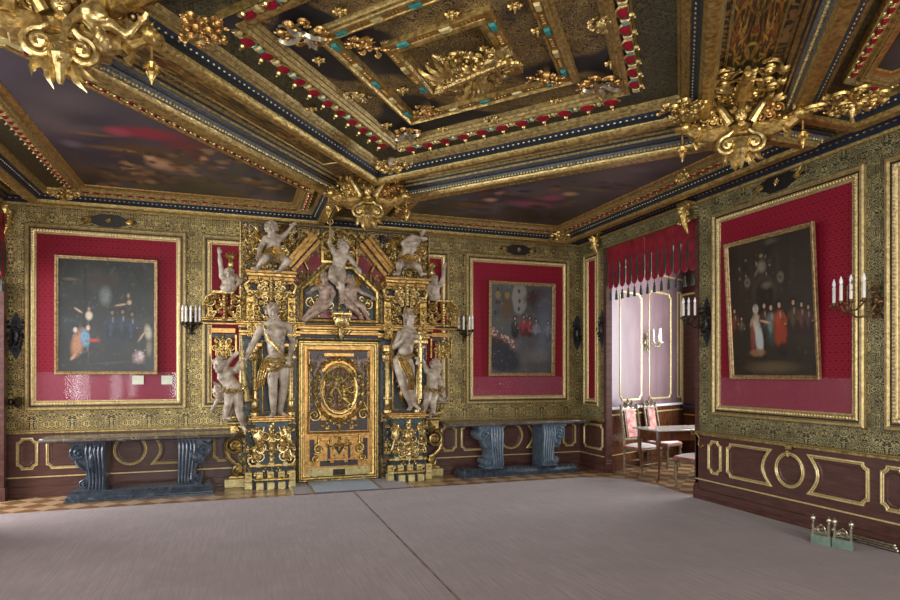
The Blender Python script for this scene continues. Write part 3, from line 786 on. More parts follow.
def sky_battle(seed, items, box):
    x0, x1, y0, y1 = box
    def f(img, xs, ys):
        for i, c in enumerate(lin((72, 66, 74))): img[..., i] = c
        blobs(img, xs, ys, 60, seed, [(62, 58, 68), (84, 78, 84), (106, 92, 92), (50, 46, 52), (78, 66, 60)], .06, .28, 0, 1, op=.7)
        blobs(img, xs, ys, 60, seed+1, [(62, 54, 38), (40, 36, 28), (88, 72, 48), (52, 52, 38), (34, 30, 24)], .04, .16, .78, 1.0, op=.95)
        for u, v, w, hh, a, col in items:
            p = onZ(u, v, 3.898); q = onZ(u+w, v, 3.898); r_ = onZ(u, v-hh, 3.898)
            rx = abs(q.x-p.x)/(x1-x0)+abs(q.y-p.y)*.0; ry = max(abs(p.y-r_.y)/(y1-y0), .008)
            soften(img, xs, ys, (p.x-x0)/(x1-x0), (p.y-y0)/(y1-y0), rx, ry, a, lin(col), .7, .92)
        n = np.random.RandomState(seed).rand(*xs.shape)*.14
        img *= (.93+n)[..., None]
    return f
SKIN, MAR, BRN = (196, 150, 112), (150, 46, 62), (96, 68, 46)
BATTLE = [(150, 134, 46, 8, 0, MAR), (185, 146, 30, 9, 0, (112, 38, 50)), (118, 132, 18, 6, 0, (168, 70, 84)), (200, 158, 14, 10, 0, (96, 34, 44)), (140, 150, 40, 9, 0, BRN), (170, 162, 34, 10, 0, (84, 60, 42)), (160, 164, 17, 7, 0, SKIN), (150, 158, 8, 4, 0, (206, 160, 122)),
          (128, 166, 10, 6, 0, SKIN), (138, 174, 12, 3, 0, (180, 134, 96)), (180, 170, 18, 5, 0, (176, 128, 92)), (204, 160, 6, 5, 0, SKIN), (90, 134, 32, 2, 0, (130, 92, 58)), (108, 148, 26, 3, 0, (120, 88, 60)), (230, 176, 18, 4, 0, (66, 70, 48)), (255, 182, 22, 3, 0, (128, 96, 58)), (240, 168, 12, 4, 0, (74, 78, 54)), (270, 188, 16, 2, 0, (140, 102, 64)), (72, 144, 14, 5, 0, (110, 96, 104)), (120, 178, 24, 3, 0, (110, 84, 56))]
_r = random.Random(77)
for _i in range(120): BATTLE.append((_r.uniform(95, 290), _r.uniform(150, 186), _r.uniform(3, 13), _r.uniform(1, 3.5), _r.uniform(-.2, .2), _r.choice([(128, 96, 66), (92, 70, 46), (60, 50, 38), (50, 56, 40), (110, 78, 56), (84, 60, 54), (150, 116, 84), (42, 38, 32)])))
DIM = [(470, 205, 20, 3, 0, (120, 84, 56)), (490, 200, 10, 3, 0, SKIN), (500, 193, 8, 3, 0, (170, 128, 98)), (530, 204, 34, 4, 0, (150, 70, 88)), (552, 198, 18, 5, 0, (160, 80, 98)), (556, 189, 9, 4, 0, (130, 92, 64)), (570, 194, 12, 3, 0, SKIN), (520, 190, 20, 6, 0, (92, 88, 100)), (596, 190, 22, 3, 0, (116, 96, 66)), (620, 178, 26, 4, 0, (100, 84, 78)), (455, 207, 24, 2, 0, (84, 60, 40)), (640, 170, 20, 4, 0, (110, 100, 104))]
for _i in range(90): DIM.append((_r.uniform(430, 640), _r.uniform(180, 208), _r.uniform(4, 14), _r.uniform(1, 2.5), _r.uniform(-.2, .2), _r.choice([(112, 84, 60), (84, 66, 48), (60, 50, 42), (90, 84, 92), (100, 60, 62), (50, 44, 40)])))
def inside(poly):
    def f(x, y):
        c = False; k = len(poly)
        for i in range(k):
            (x1, y1), (x2, y2) = poly[i-1], poly[i]
            if (y1 > y) != (y2 > y) and x < (x2-x1)*(y-y1)/(y2-y1)+x1: c = not c
        return c
    return f
def tri_coffer(label, L, I, seed, flip=False):
    t = thing('painted_corner_coffer', label, 'ceiling coffer', (0, 0, 0))
    m = MB()
    sweep(m, L, [(-.22, ZT), (-.215, 3.895), (-.20, 3.90), (-.195, 3.88), (-.18, 3.885), (-.175, 3.865), (-.16, 3.87), (-.15, 3.85), (-.135, 3.85), (-.125, 3.83), (-.06, 3.795), (-.055, 3.78), (-.045, 3.755), (-.04, 3.75), (.05, 3.75), (.06, 3.765), (.065, 3.79), (.085, 3.80), (.14, 3.855), (.15, 3.85), (.165, 3.87), (.175, 3.868), (.19, 3.89), (.20, ZT-.004)],
          CXF, [1, 4, 5, 4, 1, 4, 5, 4, 5, 10, 4, 1, 4, 4, 4, 1, 3, 2, 4, 1, 4, 1, 4])
    beads(m, inset(ccw(L), -.095), 3.805, .036, 9, .011, 1.2); beads(m, inset(ccw(L), .112), 3.828, .055, 9)
    beads(m, inset(ccw(L), -.095), 3.803, .11, 4, .016, .6)
    m.build('outer_frame', MM, t)
    m = MB(); big = inset(ccw(L), .18); m.add([(*p, ZT-.008) for p in big], [tuple(range(len(big)))]); m.build('dark_border', DKFILI, t)
    m = MB(); sweep(m, I, [(0, ZT), (0, 3.87), (.008, 3.855), (.085, 3.855), (.09, 3.845), (.11, 3.84), (.125, 3.855), (.14, 3.852), (.16, 3.875), (.20, 3.885), (.21, 3.90)], CXF, [4, 4, 9, 4, 4, 1, 4, 1, 0, 4])
    palmettes(m, inset(ccw(I), .045), 3.85, .125, .75); m.build('palmette_frame', MM, t)
    P = inset(ccw(I), .18); xa = [p[0] for p in P]; ya = [p[1] for p in P]
    f = inside(P)
    paint_mesh('ceiling_painting', CEILCAN, t, min(xa), max(xa), min(ya), max(ya), 220, 260, sky_battle(seed, BATTLE if seed == 3 else (DIM if seed == 5 else []), (min(xa), max(xa), min(ya), max(ya))), lambda x, y: (x, y, 3.898), f)
    return t
tri_coffer('triangular gilded ceiling coffer with a battle painting and red banner, upper left', P1L, P1I, 3)
tri_coffer('triangular gilded ceiling coffer with a dim figure painting, along the back right corner', P2L, P2I, 5, True)
tri_coffer('triangular gilded ceiling coffer cut off at the top right of the picture', mirror(P2L, False, True), mirror(P2I, False, True), 8)
tri_coffer('triangular gilded ceiling coffer overhead at the near left, outside the picture but for its edge', mirror(P1L, False, True), mirror(P1I, False, True), 11)

# painted arabesque on the ceiling band next to the near right coffer
def grot_painter(seed):
    def f(img, xs, ys):
        for i, c in enumerate(lin((52, 44, 26))): img[..., i] = c
        r = random.Random(seed)
        for i in range(260):
            u = r.uniform(.02, .5); v = r.uniform(.03, .97); c = lin(r.choice([(176, 128, 52), (150, 100, 40), (120, 44, 30), (190, 150, 70), (96, 84, 44)]))
            a, b, w = r.uniform(.04, .11), r.uniform(.006, .013), r.uniform(-1.5, 1.5)
            for s in (-1, 1): soften(img, xs, ys, .5+s*(.5-u), v, a, b, s*w, c, .5, .85)
        soften(img, xs, ys, .5, .5, .22, .10, 0, lin((30, 34, 26)), .2, 1); soften(img, xs, ys, .5, .5, .16, .07, 0, lin((120, 96, 52)), .4, .8)
    return f
def painted_band(label, a, b, w, seed):
    a, b = Vector(a), Vector(b); c = (a+b)/2; L = (b-a).length
    t = thing('painted_ceiling_panel', label, 'ceiling painting', (c.x, c.y, ZT-.001), math.atan2(b.y-a.y, b.x-a.x)-PI/2)
    paint_mesh('painted_grotesques', CEILCAN, t, -w/2, w/2, -L/2, L/2, 60, 240, grot_painter(seed), lambda x, y: (x, y, -.004))
    m = MB(); sweep(m, rect(-w/2, w/2, -L/2, L/2), [(0, .0), (0, -.012), (.015, -.016), (.02, -.004)], CXF); m.build('fine_border', GOLDD, t)
q = inset(ccw(rh()), -.28)
def band_pts(P, Q, off):
    P, Q = Vector(P), Vector(Q); d = (Q-P).normalized(); n = Vector((-d.y, d.x)); return P+n*off+d*.5, Q+n*off-d*.5
R_ = rh(); 
for i, lab in ((0, 'painted ochre grotesque band on the ceiling between the lozenge and the battle-painting coffer'), (1, 'painted ochre grotesque band on the ceiling at the near left, above the picture edge'), (2, 'painted ochre grotesque band running to the top edge beside the right hanging boss'), (3, 'painted ochre grotesque band on the ceiling between the lozenge and the back right corner coffer')):
    P, Q = Vector(R_[i]), Vector(R_[(i+1) % 4]); d = (Q-P).normalized(); n = Vector((d.y, -d.x)); k = P+n*.24
    painted_band(lab, P+n*.24+d*.45, Q+n*.24-d*.45, .34, 20+i)

# =================================================================== GILDED PORTAL
PX = 1.42
def L_(u, v, Y): p = onY(u, v, Y); return (p.x-PX, p.z)
t = thing('carved_portal', 'huge carved and gilded door surround covered in scrollwork in the middle of the back wall', 'door surround', (PX, YB, 0))
PORTAL = t
m = MB()
m.box(-1.36, -.60, -.10, 0, 0, 3.74); m.box(.60, 1.36, -.10, 0, 0, 3.74); m.box(-.60, .60, -.10, 0, 2.08, 3.74); m.build('backboard', PORT, t)
m = MB(); sweep(m, rect(-.62, .62, -.02, 2.10), [(0, .10), (0, .135), (.02, .15), (.035, .13), (.05, .13), (.06, .115), (.085, .115), (.095, .09), (.115, .085), (.115, .0)], WALLXF, [0, 0, 1, 0, 1, 0, 1, 0, 0])
for i in range(60):
    for k in (-1, 1): m.ball((k*.575, -.135, .05+2.0*i/59), (.010, .008, .012), 5, 0)
m.build('door_architrave', [GOLD, NAVY], t)
def both(f):
    for s in (-1, 1): f(s)
def sbox(m, s, x0, x1, *a, **k):
    if s < 0: x0, x1 = -x1, -x0
    m.box(x0, x1, *a, **k)
def mould(m, s, x0, x1, y, z0, steps, mi=0):      # stacked projecting slabs: (dz, dy)
    z = z0
    for dz, dy, mm in steps:
        sbox(m, s, x0-dy*.5, x1+dy*.5, y-dy, 0, z, z+dz, mm, c=min(.006, dz*.3)); z += dz
COLM = [GOLD, GOLDO, TEALB, NAVY, GOLDD, CREAM, STONE, REDP]
def half(s):
    side = 'left' if s < 0 else 'right'
    # pedestal with mask cartouche
    m = MB()
    for x0, x1, y in ((.66, 1.30, .42), (.74, 1.22, .52)):
        sbox(m, s, x0+.03, x1-.03, -y+.03, 0, 0, .12, 3, c=.006); sbox(m, s, x0+.01, x1-.01, -y+.02, 0, .12, .15, 0, c=.006)
    for i in range(5):
        x = .665+i*.145; yb = -.54 if i in (1, 2, 3) else -.44; sbox(m, s, x-.005, x+.09, yb, -.30, 0, .10, 5, c=.008); sbox(m, s, x, x+.085, -.46, -.40, .10, .24, 5, c=.01); sbox(m, s, x+.01, x+.075, -.475, -.40, .15, .21, 0, c=.008)
    sbox(m, s, .72, 1.24, -.40, 0, .14, .30, 3); sbox(m, s, .69, 1.27, -.43, 0, .30, .34, 0, c=.008)
    sbox(m, s, .76, 1.20, -.38, 0, .34, .92, 2); sbox(m, s, .64, .76, -.22, 0, .34, .86, 3); sbox(m, s, 1.20, 1.32, -.22, 0, .34, .86, 3)
    for q in (.80, .98, 1.16): sbox(m, s, q-.03, q+.03, -.45, -.38, .30, .36, 5, c=.006)
    sbox(m, s, .72, 1.24, -.42, 0, .92, .95, 0, c=.008); sbox(m, s, .68, 1.28, -.47, 0, .95, .985, 1, c=.008); sbox(m, s, .71, 1.25, -.44, 0, .985, 1.005, 1, c=.005)
    m.build('pedestal', COLM, t)
    m = MB(); cx = s*.98
    mask(m, (cx, -.42, .66), .13, 0); orn(m, cx, .62, .52, .56, 3+s, -.39, 0, 1.6, th=.013); orn(m, cx, .23, .52, .16, 5, -.43, 0, .9, th=.011)
    for k in (-1, 1):
        scroll(m, (cx+k*.2, -.41, .80), .06, 1.5, .016, 0 if k > 0 else PI, -k, (0, -.2)); scroll(m, (cx+k*.2, -.41, .44), .06, 1.5, .016, 0 if k > 0 else PI, k, (0, .2))
        leaf(m, (cx+k*.17, -.40, .86), -PI/2+k*.2, .35, .05, .15)
    m.build('cartouche', GOLDY, t)
    for cx in (s*.70, s*1.26): m = MB(); orn(m, cx, .60, .16, .5, 8, -.225, 0, 1.2, th=.010); m.build('side_scrollwork', GOLD, t)
    # outer bracket volute
    m = MB(); sbox(m, s, 1.32, 1.60, -.20, 0, 0, .12, 5, c=.008); sbox(m, s, 1.34, 1.54, -.18, 0, .12, .16, 0, c=.008); m.build('bracket_foot', COLM, t); m = MB(); sbox(m, s, 1.32, 1.52, -.2, 0, .72, .88, 0, c=.02); sbox(m, s, 1.32, 1.56, -.22, 0, .88, .92, 4, c=.01)
    m.build('bracket_block', COLM, t)
    m = MB()
    scroll(m, (s*1.47, -.16, .58), .13, 1.7, .032, PI/2, -s, None, n=8); scroll(m, (s*1.42, -.16, .24), .08, 1.5, .026, -PI/2, s, None, n=8)
    m.tube([(s*1.60, -.16, .58), (s*1.55, -.17, .42), (s*1.46, -.17, .33), (s*1.38, -.16, .30)], [.03, .034, .034, .026], 8); leaf(m, (s*1.40, -.2, .68), PI/2 if s > 0 else PI/2, .2, .06)
    m.build('bracket_volute', GOLDY, t)
    # niche with vase
    m = MB(); sbox(m, s, .62, 1.34, -.125, 0, 1.0, 2.14, 2)
    m.build('niche_board', COLM, t)
    for a, b in ((.80, 1.10),):
        m = MB(); X = sorted((s*a, s*b)); sweep(m, rect(X[0], X[1], 1.04, 2.06), [(0, .125), (0, .145), (.012, .15), (.025, .14), (.03, .125)], WALLXF)
        cx = s*(a+b)/2
        m.lathe([(.02, 0), (.04, .01), (.015, .04), (.05, .10), (.06, .16), (.03, .22), (.045, .25)], (cx, -.13, 1.14), 10); leaf(m, (cx, -.13, 1.4), PI/2, .3, .05)
        for k in (-1, 1): scroll(m, (cx+k*.06, -.13, 1.48), .04, 1.4, .008, 0, k, (0, -.1)); scroll(m, (cx+k*.06, -.13, 1.78), .04, 1.4, .008, 0, -k, (0, -.1))
        m.build('niche_ornament', GOLD, t)
    m = MB(); X = sorted((s*.82, s*1.08)); m.box(X[0], X[1], -.128, -.12, 1.06, 2.04); m.build('niche_field', NAVY, t)
    for cx in (s*.715, s*1.195):
        m = MB(); m.lathe([(.075, 0), (.075, .04), (.055, .06), (.065, .085), (.045, .11), (.055, .13), (.05, .16), (.047, .30), (.043, .70), (.05, .72), (.05, .75), (.065, .79), (.075, .86), (.05, .9), (.085, .93), (.085, .97)], (cx, -.20, 1.0), 14, 0)
        m.box(cx-.085, cx+.085, -.29, -.1, 1.97, 2.02, 1, c=.006)
        for k in range(7):
            a = PI+PI*k/6; R = .062; leaf(m, (cx+R*math.cos(a), -.20+R*math.sin(a), 1.77), PI/2, .13, .022, .15)
            m.ball((cx+.055*math.cos(a), -.20+.055*math.sin(a), 1.22), (.014, .014, .03), 5)
        mask(m, (cx, -.26, 1.9), .05, 0, False)
        m.build('small_column', [GOLDY, GOLDO], t)
    # impost cornice behind the big figure
    m = MB(); mould(m, s, .60, 1.36, -.12, 2.08, [(.05, .02, 3), (.04, .06, 1), (.035, .10, 0), (.03, .05, 3), (.035, .12, 1), (.035, .16, 1), (.02, .18, 0)]); m.build('impost_cornice', COLM, t)
    for cx in (.70, 1.24): m = MB(); orn(m, s*cx, 2.20, .2, .2, 4, -.3, 0, .8); m.build('impost_ornament', GOLD, t)
    # dark recess and gilded terms above
    m = MB(); sbox(m, s, .82, 1.16, -.13, 0, 2.34, 2.66, 3); m.build('dark_recess', COLM, t)
    for cx in (s*.70, s*1.26):
        m = MB(); m.box(cx-.05, cx+.05, -.26, 0, 2.33, 2.68, 0, c=.012); mask(m, (cx, -.27, 2.56), .055, 0); orn(m, cx, 2.42, .16, .2, 9, -.27, 0, .9, th=.009)
        m.ball((cx, -.27, 2.70), (.05, .04, .04), 8)
        m.build('term_bracket', GOLD, t)
    # entablature block above the big figure
    m = MB(); mould(m, s, .72, 1.24, -.22, 2.66, [(.05, .03, 1), (.05, .07, 0), (.10, -.02, 3), (.04, .05, 1), (.05, .09, 1), (.04, .14, 0), (.04, .17, 1)]); m.build('entablature_block', COLM, t)
    m = MB(); cx = s*.98; orn(m, cx, 2.80, .58, .24, 12, -.27, 0, 1.4, th=.011); mask(m, (cx, -.30, 2.86), .06, 0); mask(m, (cx, -.31, 2.70), .06, 0)
    for k in (-1, 1): m.tube([(cx+k*.26, -.26, 2.92), (cx+k*.34, -.26, 2.84), (cx+k*.30, -.26, 2.72), (cx+k*.22, -.26, 2.66)], [.022, .03, .026, .016], 7)
    m.build('entablature_ornament', GOLDY, t)
    # raking broken pediment beam and curls
    m = MB(); a = Vector((s*.66, 0, 3.05)); b = Vector((s*.28, 0, 3.50)); d = (b-a).normalized(); n = Vector((-d.z, 0, d.x)); n = n if n.z > 0 else -n
    for w0, w1, y, mi in ((0, .05, .24, 1), (.05, .075, .20, 3), (.075, .13, .29, 1), (.13, .15, .24, 0), (.15, .19, .33, 1)):
        p = [a+n*w0, b+n*w0, b+n*w1, a+n*w1]; m.prism([(q.x, q.z) for q in p], -y, -.02, mi)
    m.build('raking_cornice', COLM, t)
    m = MB()
    scroll(m, (s*.48, -.20, 3.44), .13, 1.8, .024, 0 if s > 0 else PI, s, (s*-.02, -.34), n=8)
    scroll(m, (s*.76, -.16, 3.52), .09, 1.6, .020, PI/2, -s, (s*.1, -.12), n=8)
    scroll(m, (s*1.26, -.16, 3.50), .10, 1.6, .020, PI/2, s, (s*-.05, -.24), n=8)
    leaf(m, (s*1.0, -.14, 3.56), PI/2+s*1.2, .30, .08, .3); leaf(m, (s*1.08, -.14, 3.5), PI/2+s*1.0, .26, .06, .3); leaf(m, (s*1.16, -.14, 3.46), PI/2+s*.8, .2, .05, .3)
    orn(m, s*.40, 3.56, .3, .22, 15, -.14, 0, 1); orn(m, s*.9, 3.30, .7, .4, 16, -.12, 0, 1.3); orn(m, s*1.22, 3.2, .2, .6, 17, -.12, 0, 1.4)
    m.build('pediment_scrollwork', GOLD, t)
    m = MB(); scroll(m, (s*1.08, -.13, 3.56), .11, 1.3, .028, PI, -s, (s*-.14, -.1), n=8, flat=.6); scroll(m, (s*.66, -.13, 3.62), .07, 1.3, .02, PI, -s, None, n=8)
    m.build('purple_brown_ribbon_scroll', plabm, t)
    # pierced side strip at the portal edge
    m = MB()
    for i in range(9):
        z = 2.45+i*.145; scroll(m, (s*1.34, -.10, z), .045, 1.4, .011, PI/2 if i % 2 else -PI/2, s if i % 2 else -s, (0, .07)); 
    sbox(m, s, 1.385, 1.40, -.12, 0, 2.34, 3.74)
    m.build('pierced_side_strip', GOLDY, t)
    # narrow panel furniture: gilt shelf, blue cartouche, scrolled bracket
    m = MB(); mould(m, s, 1.40, 1.86, 0, 2.28, [(.03, .09, 1), (.02, .06, 3), (.03, .12, 0), (.02, .14, 0)]); m.build('side_shelf', COLM, t)
    m = MB(); sbox(m, s, 1.46, 1.78, -.05, 0, 2.16, 2.24, 1, c=.01)
    sbox(m, s, 1.44, 1.80, -.04, 0, 2.10, 2.15, 2); sbox(m, s, 1.52, 1.72, -.045, 0, 1.86, 2.10, 2); sbox(m, s, 1.57, 1.67, -.055, 0, 1.80, 2.06, 0, c=.01)
    for k in (-1, 1): sbox(m, s, 1.62+k*.17-.012, 1.62+k*.17+.012, -.05, 0, 1.84, 2.14, 0); sbox(m, s, 1.62+k*.095-.008, 1.62+k*.095+.008, -.055, 0, 1.84, 2.1, 0)
    orn(m, s*1.62, 1.98, .3, .3, 18, -.06, 0, .9, th=.009)
    m.build('blue_cartouche', COLM, t)
    m = MB(); cx = s*1.62
    for k in (-1, 1): scroll(m, (cx+k*.16, -.12, 2.60), .09, 1.7, .018, PI/2, -k, (-k*.1, .14), n=7); scroll(m, (cx+k*.17, -.12, 2.40), .05, 1.5, .014, -PI/2, k, None, n=6)
    mask(m, (cx, -.17, 2.56), .085, 0, False); m.box(cx-.14, cx+.14, -.2, -.02, 2.70, 2.75, 0, c=.01); orn(m, cx, 2.42, .34, .2, 19, -.14, 0, 1.2, th=.011); orn(m, cx, 2.66, .3, .1, 22, -.16, 0, .6, th=.010)
    m.ball((cx, -.18, 2.45), (.05, .04, .06), 8, 1)
    m.build('scrolled_console', [GOLDY, REDP], t)
    # bracket under the winged children beside the pedestal
    m = MB(); m.box(s*1.50-.10, s*1.50+.10, -.26, -.0, .97, 1.00, 0, c=.006); orn(m, s*1.5, 1.04, .2, .12, 6, -.2, 0, .6, th=.01)
    m.build('corner_ledge', GOLD, t)
plabm = simple('purple_brown_paint', (.03, .015, .02), (.08, .042, .045), 14, .45)
both(half)
# central impost, relief pentagon, crowning tabernacle
m = MB(); mould(m, 1, -.62, .62, -.12, 2.12, [(.04, .03, 3), (.045, .08, 1), (.03, .05, 0), (.04, .14, 1), (.02, .17, 1), (.02, .12, 3)]); m.build('central_cornice', COLM, t)
pent = [(-.585, 2.335), (.585, 2.335), (.585, 2.83), (.20, 3.19), (-.20, 3.19), (-.585, 2.83)]
m = MB(); sweep(m, pent, [(0, .1), (0, .20), (.02, .215), (.05, .205), (.06, .17), (.075, .15), (.075, .12)], WALLXF, [0, 0, 0, 1, 0, 0]); m.build('pentagon_frame', [GOLD, GOLDD], t)
m = MB(); m.prism(inset(pent, .06), -.125, -.10, 0); m.box(-.40, .40, -.15, -.1, 2.40, 2.52, 1, c=.004); m.build('blue_relief_ground', [TEALB, REDP], t)
m = MB(); orn(m, 0, 2.62, .92, .42, 31, -.13, 0, 1.5, th=.012)
for s in (-1, 1): scroll(m, (s*.42, -.14, 2.62), .08, 1.5, .018, PI/2, -s, (-s*.15, -.16), n=7); scroll(m, (s*.30, -.14, 2.50), .07, 1.5, .018, -PI/2, s, None, n=7)
m.build('relief_scrollwork', GOLDY, t)
for s in (-1, 1):
    m = MB(); m.prism([(s*.60, 2.90), (s*.25, 3.20), (s*.32, 3.38), (s*.72, 3.0)][::s], -.115, -.09); m.build('red_spandrel', REDP, t)
m = MB(); sweep(m, rect(-.27, .27, 3.22, 3.62), [(0, .1), (0, .17), (.03, .18), (.04, .15), (.06, .14), (.06, .11)], WALLXF, [0, 0, 1, 0, 0]); 
for x, r in ((0, .12), (-.17, .08), (.17, .08)):
    m.tube([(x+r*math.cos(a), -.15, 3.60+r*math.sin(a)) for a in [PI*i/10 for i in range(11)]], .024, 7, 0); m.ball((x, -.14, 3.62), r*.45, 8, 0)
orn(m, 0, 3.42, .5, .36, 33, -.16, 0, 1.2, th=.012); m.build('crowning_tabernacle', [GOLD, NAVY], t)
m = MB()
mask(m, (0, -.34, 2.36), .09, 0); orn(m, 0, 2.34, .26, .34, 35, -.32, 0, 1.3, th=.012); m.lathe([(.02, -.2), (.05, -.12), (.04, -.05), (.09, 0), (.11, .06), (.10, .11)], (0, -.30, 2.30), 10, 0); m.box(-.13, .13, -.42, -.14, 2.44, 2.47, 0, c=.006)
m.build('figure_console', GOLDY, t)
# free scrollwork filling the upper ground
for cx, cz, w_, h_, sd in ((-1.0, 2.5, .5, .3, 41), (1.0, 2.5, .5, .3, 41), (-.66, 2.9, .2, .3, 42), (.66, 2.9, .2, .3, 42)): m = MB(); orn(m, cx, cz, w_, h_, sd, -.13, 0, 1.2, th=.010); m.build('ground_scrollwork', GOLD, t)

for cx, cz, w_, h_, sd in ((-.70, 1.5, .10, .9, 43), (.70, 1.5, .10, .9, 43), (-1.27, 1.45, .12, .9, 44), (1.27, 1.45, .12, .9, 44), (-.98, 2.48, .34, .26, 45), (.98, 2.48, .34, .26, 45), (-.98, 3.42, .62, .5, 46), (.98, 3.42, .62, .5, 46), (-.46, 2.98, .22, .2, 47), (.46, 2.98, .22, .2, 47), (-1.60, 2.52, .5, .34, 48), (1.60, 2.52, .5, .34, 48), (-.98, 2.78, .62, .34, 49), (.98, 2.78, .62, .34, 49)):
    m = MB(); orn(m, cx, cz, w_, h_, sd, -.30 if sd == 49 else -.15, 0, 1.8, th=.010, depth=.05); m.build('gilded_foliage', (GOLD, GOLDY, GOLDD)[sd % 3], t)
for s in (-1, 1):
    m = MB()
    for q in range(5): leaf(m, (s*.86, -.24, 3.30+q*.02), PI/2-s*(.5+q*.35), .24-.02*q, .035, .2)
    m.build('gilded_wing_spray', GOLDY, t)
# door
INLAY = simple('dark_brown_inlay', (.018, .010, .012), (.05, .028, .026), 18, .4)
d = bpy.data.objects.new('door_1', None); COL.objects.link(d); d.location = (PX, YB-.05, 0); struct(d, 'gilded and dark inlaid door leaf with an oval wreath relief')
m = MB(); m.box(-.50, .50, -.03, .03, .03, 1.985); m.build('door_leaf', GOLDO, d)
m = MB()
for r in ((-.43, .43, 1.80, 1.93), (-.43, -.26, .74, 1.78), (.26, .43, .74, 1.78), (-.26, .26, .74, .90), (-.43, -.36, .30, .62), (.36, .43, .30, .62), (-.17, -.09, .28, .52), (.09, .17, .28, .52), (-.28, .28, .22, .30), (-.10, .10, .36, .5)):
    m.box(r[0], r[1], -.036, -.02, r[2], r[3])
m.build('dark_inlay', INLAY, d)
m = MB()
sweep(m, rect(-.47, .47, .70, 1.95), [(0, .03), (0, .045), (.012, .05), (.025, .04), (.03, .03)], WALLXF)
m.box(-.22, .22, -.05, -.02, 1.84, 1.90, c=.008); m.box(-.26, .26, -.055, -.02, .66, .70, c=.006); m.box(-.30, .30, -.042, -.02, .60, .64, c=.004)
m.box(-.16, .16, -.048, -.02, .30, .33, c=.004); m.prism([(-.13, .50), (-.08, .50), (0, .38), (.08, .50), (.13, .50), (.13, .27), (.08, .27), (.08, .40), (0, .30), (-.08, .40), (-.08, .27), (-.13, .27)], -.046, -.02)
m.build('raised_strapwork', GOLDO, d)
m = MB(); m.box(-.46, .46, -.04, -.02, .05, .20, 0, c=.004); m.box(-.09, .09, -.045, -.02, .08, .17, 1)
for x in (-.4, -.3, .3, .4):
    for z in (.08, .17): m.ball((x, -.042, z), .009, 6, 1)
m.build('kick_plate', [CREAM, BRONZE], d)
oc = (0, 1.36)
def oval(a, b, n=36): return [(oc[0]+a*math.cos(2*PI*i/n), oc[1]+b*math.sin(2*PI*i/n)) for i in range(n)]
m = MB(); sweep(m, oval(.29, .39), [(0, .03), (0, .07), (.02, .085), (.045, .08), (.055, .06), (.07, .07), (.085, .05), (.085, .03)], WALLXF); m.build('oval_frame', GOLDY, d)
m = MB()
for i in range(22):
    a = 2*PI*i/22; flower(m, (oc[0]+.36*math.cos(a), -.06, oc[1]+.46*math.sin(a)), .045); leaf(m, (oc[0]+.34*math.cos(a), -.05, oc[1]+.44*math.sin(a)), a+1.2, .14, .03)
for s in (-1, 1):
    scroll(m, (s*.36, -.05, .98), .09, 1.5, .018, 0, s, (0, .2), n=7); scroll(m, (s*.30, -.05, .48), .07, 1.6, .022, PI/2, -s, (0, .2), n=7); scroll(m, (s*.34, -.05, .34), .06, 1.4, .018, -PI/2, s, None, n=7)
    scroll(m, (s*.40, -.05, 1.70), .06, 1.4, .014, 0, s, None)
mask(m, (0, -.06, .80), .06, 0); mask(m, (0, -.06, .50), .06, 0); orn(m, 0, .82, .6, .12, 50, -.05, 0, 1.0, th=.012); mask(m, (0, -.07, 1.80), .05, 0, False)
m.build('wreath_and_scrolls', GOLD, d)
for s in (-1, 1):
    m = MB(); orn(m, s*.36, 1.36, .16, .8, 62, -.05, 0, 2.0, th=.010, depth=.03); m.build('side_foliage', GOLDD, d)
m = MB(); orn(m, 0, .55, .34, .2, 63, -.05, 0, 1.0, th=.010); m.build('lower_foliage', GOLD, d)
m = MB(); orn(m, 0, .86, .66, .16, 64, -.05, 0, 1.5, th=.011); m.build('swag_foliage', GOLD, d)
m = MB(); m.prism(oval(.215, .315), -.034, -.028); m.build('oval_field', simple('dusky_red_ground', (.10, .02, .018), (.20, .05, .04), 14, .45), d)
ROSEST = simple('dusky_relief_stone', (.16, .11, .10), (.36, .27, .23), 12, .4)
def relief_figure(cx, cz, s, lean, flipx=1):
    J = dict(head=(cx+lean*.5*s, -.07, cz+.62*s), neck=(cx+lean*.4*s, -.06, cz+.5*s), shl=(cx-.15*s+lean*.4*s, -.06, cz+.45*s), shr=(cx+.15*s+lean*.4*s, -.06, cz+.45*s), hipl=(cx-.08*s, -.06, cz), hipr=(cx+.08*s, -.06, cz),
             ell=(cx-.30*s, -.07, cz+.36*s), wrl=(cx-.34*s*flipx, -.08, cz+.6*s), elr=(cx+.30*s, -.07, cz+.25*s), wrr=(cx+.42*s, -.08, cz+.38*s), knl=(cx-.22*s*flipx, -.09, cz-.25*s), anl=(cx-.10*s*flipx, -.07, cz-.5*s), knr=(cx+.2*s, -.08, cz-.28*s), anr=(cx+.24*s, -.06, cz-.6*s))
    return J
for nm, cx, cz, s, mt in (('oval_relief_rider', -.05, 1.38, .36, GOLDD), ('oval_relief_fighter', .09, 1.22, .30, GOLD), ('door_angel_relief', -.31, 1.66, .28, ROSEST), ('door_angel_relief', .31, 1.66, .28, ROSEST)):
    m = MB(); J = relief_figure(cx, cz, s, .2 if cx < 0 else -.2, 1 if cx < 0 else -1); figure(m, J, s*1.05, 1.15, 1.2)
    for k in (-1, 1):
        if 'angel' in nm:
            for q in range(4): leaf(m, (cx+k*.03, -.05, cz+.1), PI/2-k*(.5+q*.25), .16-.02*q, .02)
    if 'angel' in nm:
        mm = MB(); J2 = J; mm = m
    o = baked(m, nm, mt, d, .0045, 2)
for i, (x, z) in enumerate(((.12, 1.12), (-.12, 1.1), (.0, 1.5), (.13, 1.45), (-.13, 1.5))): pass
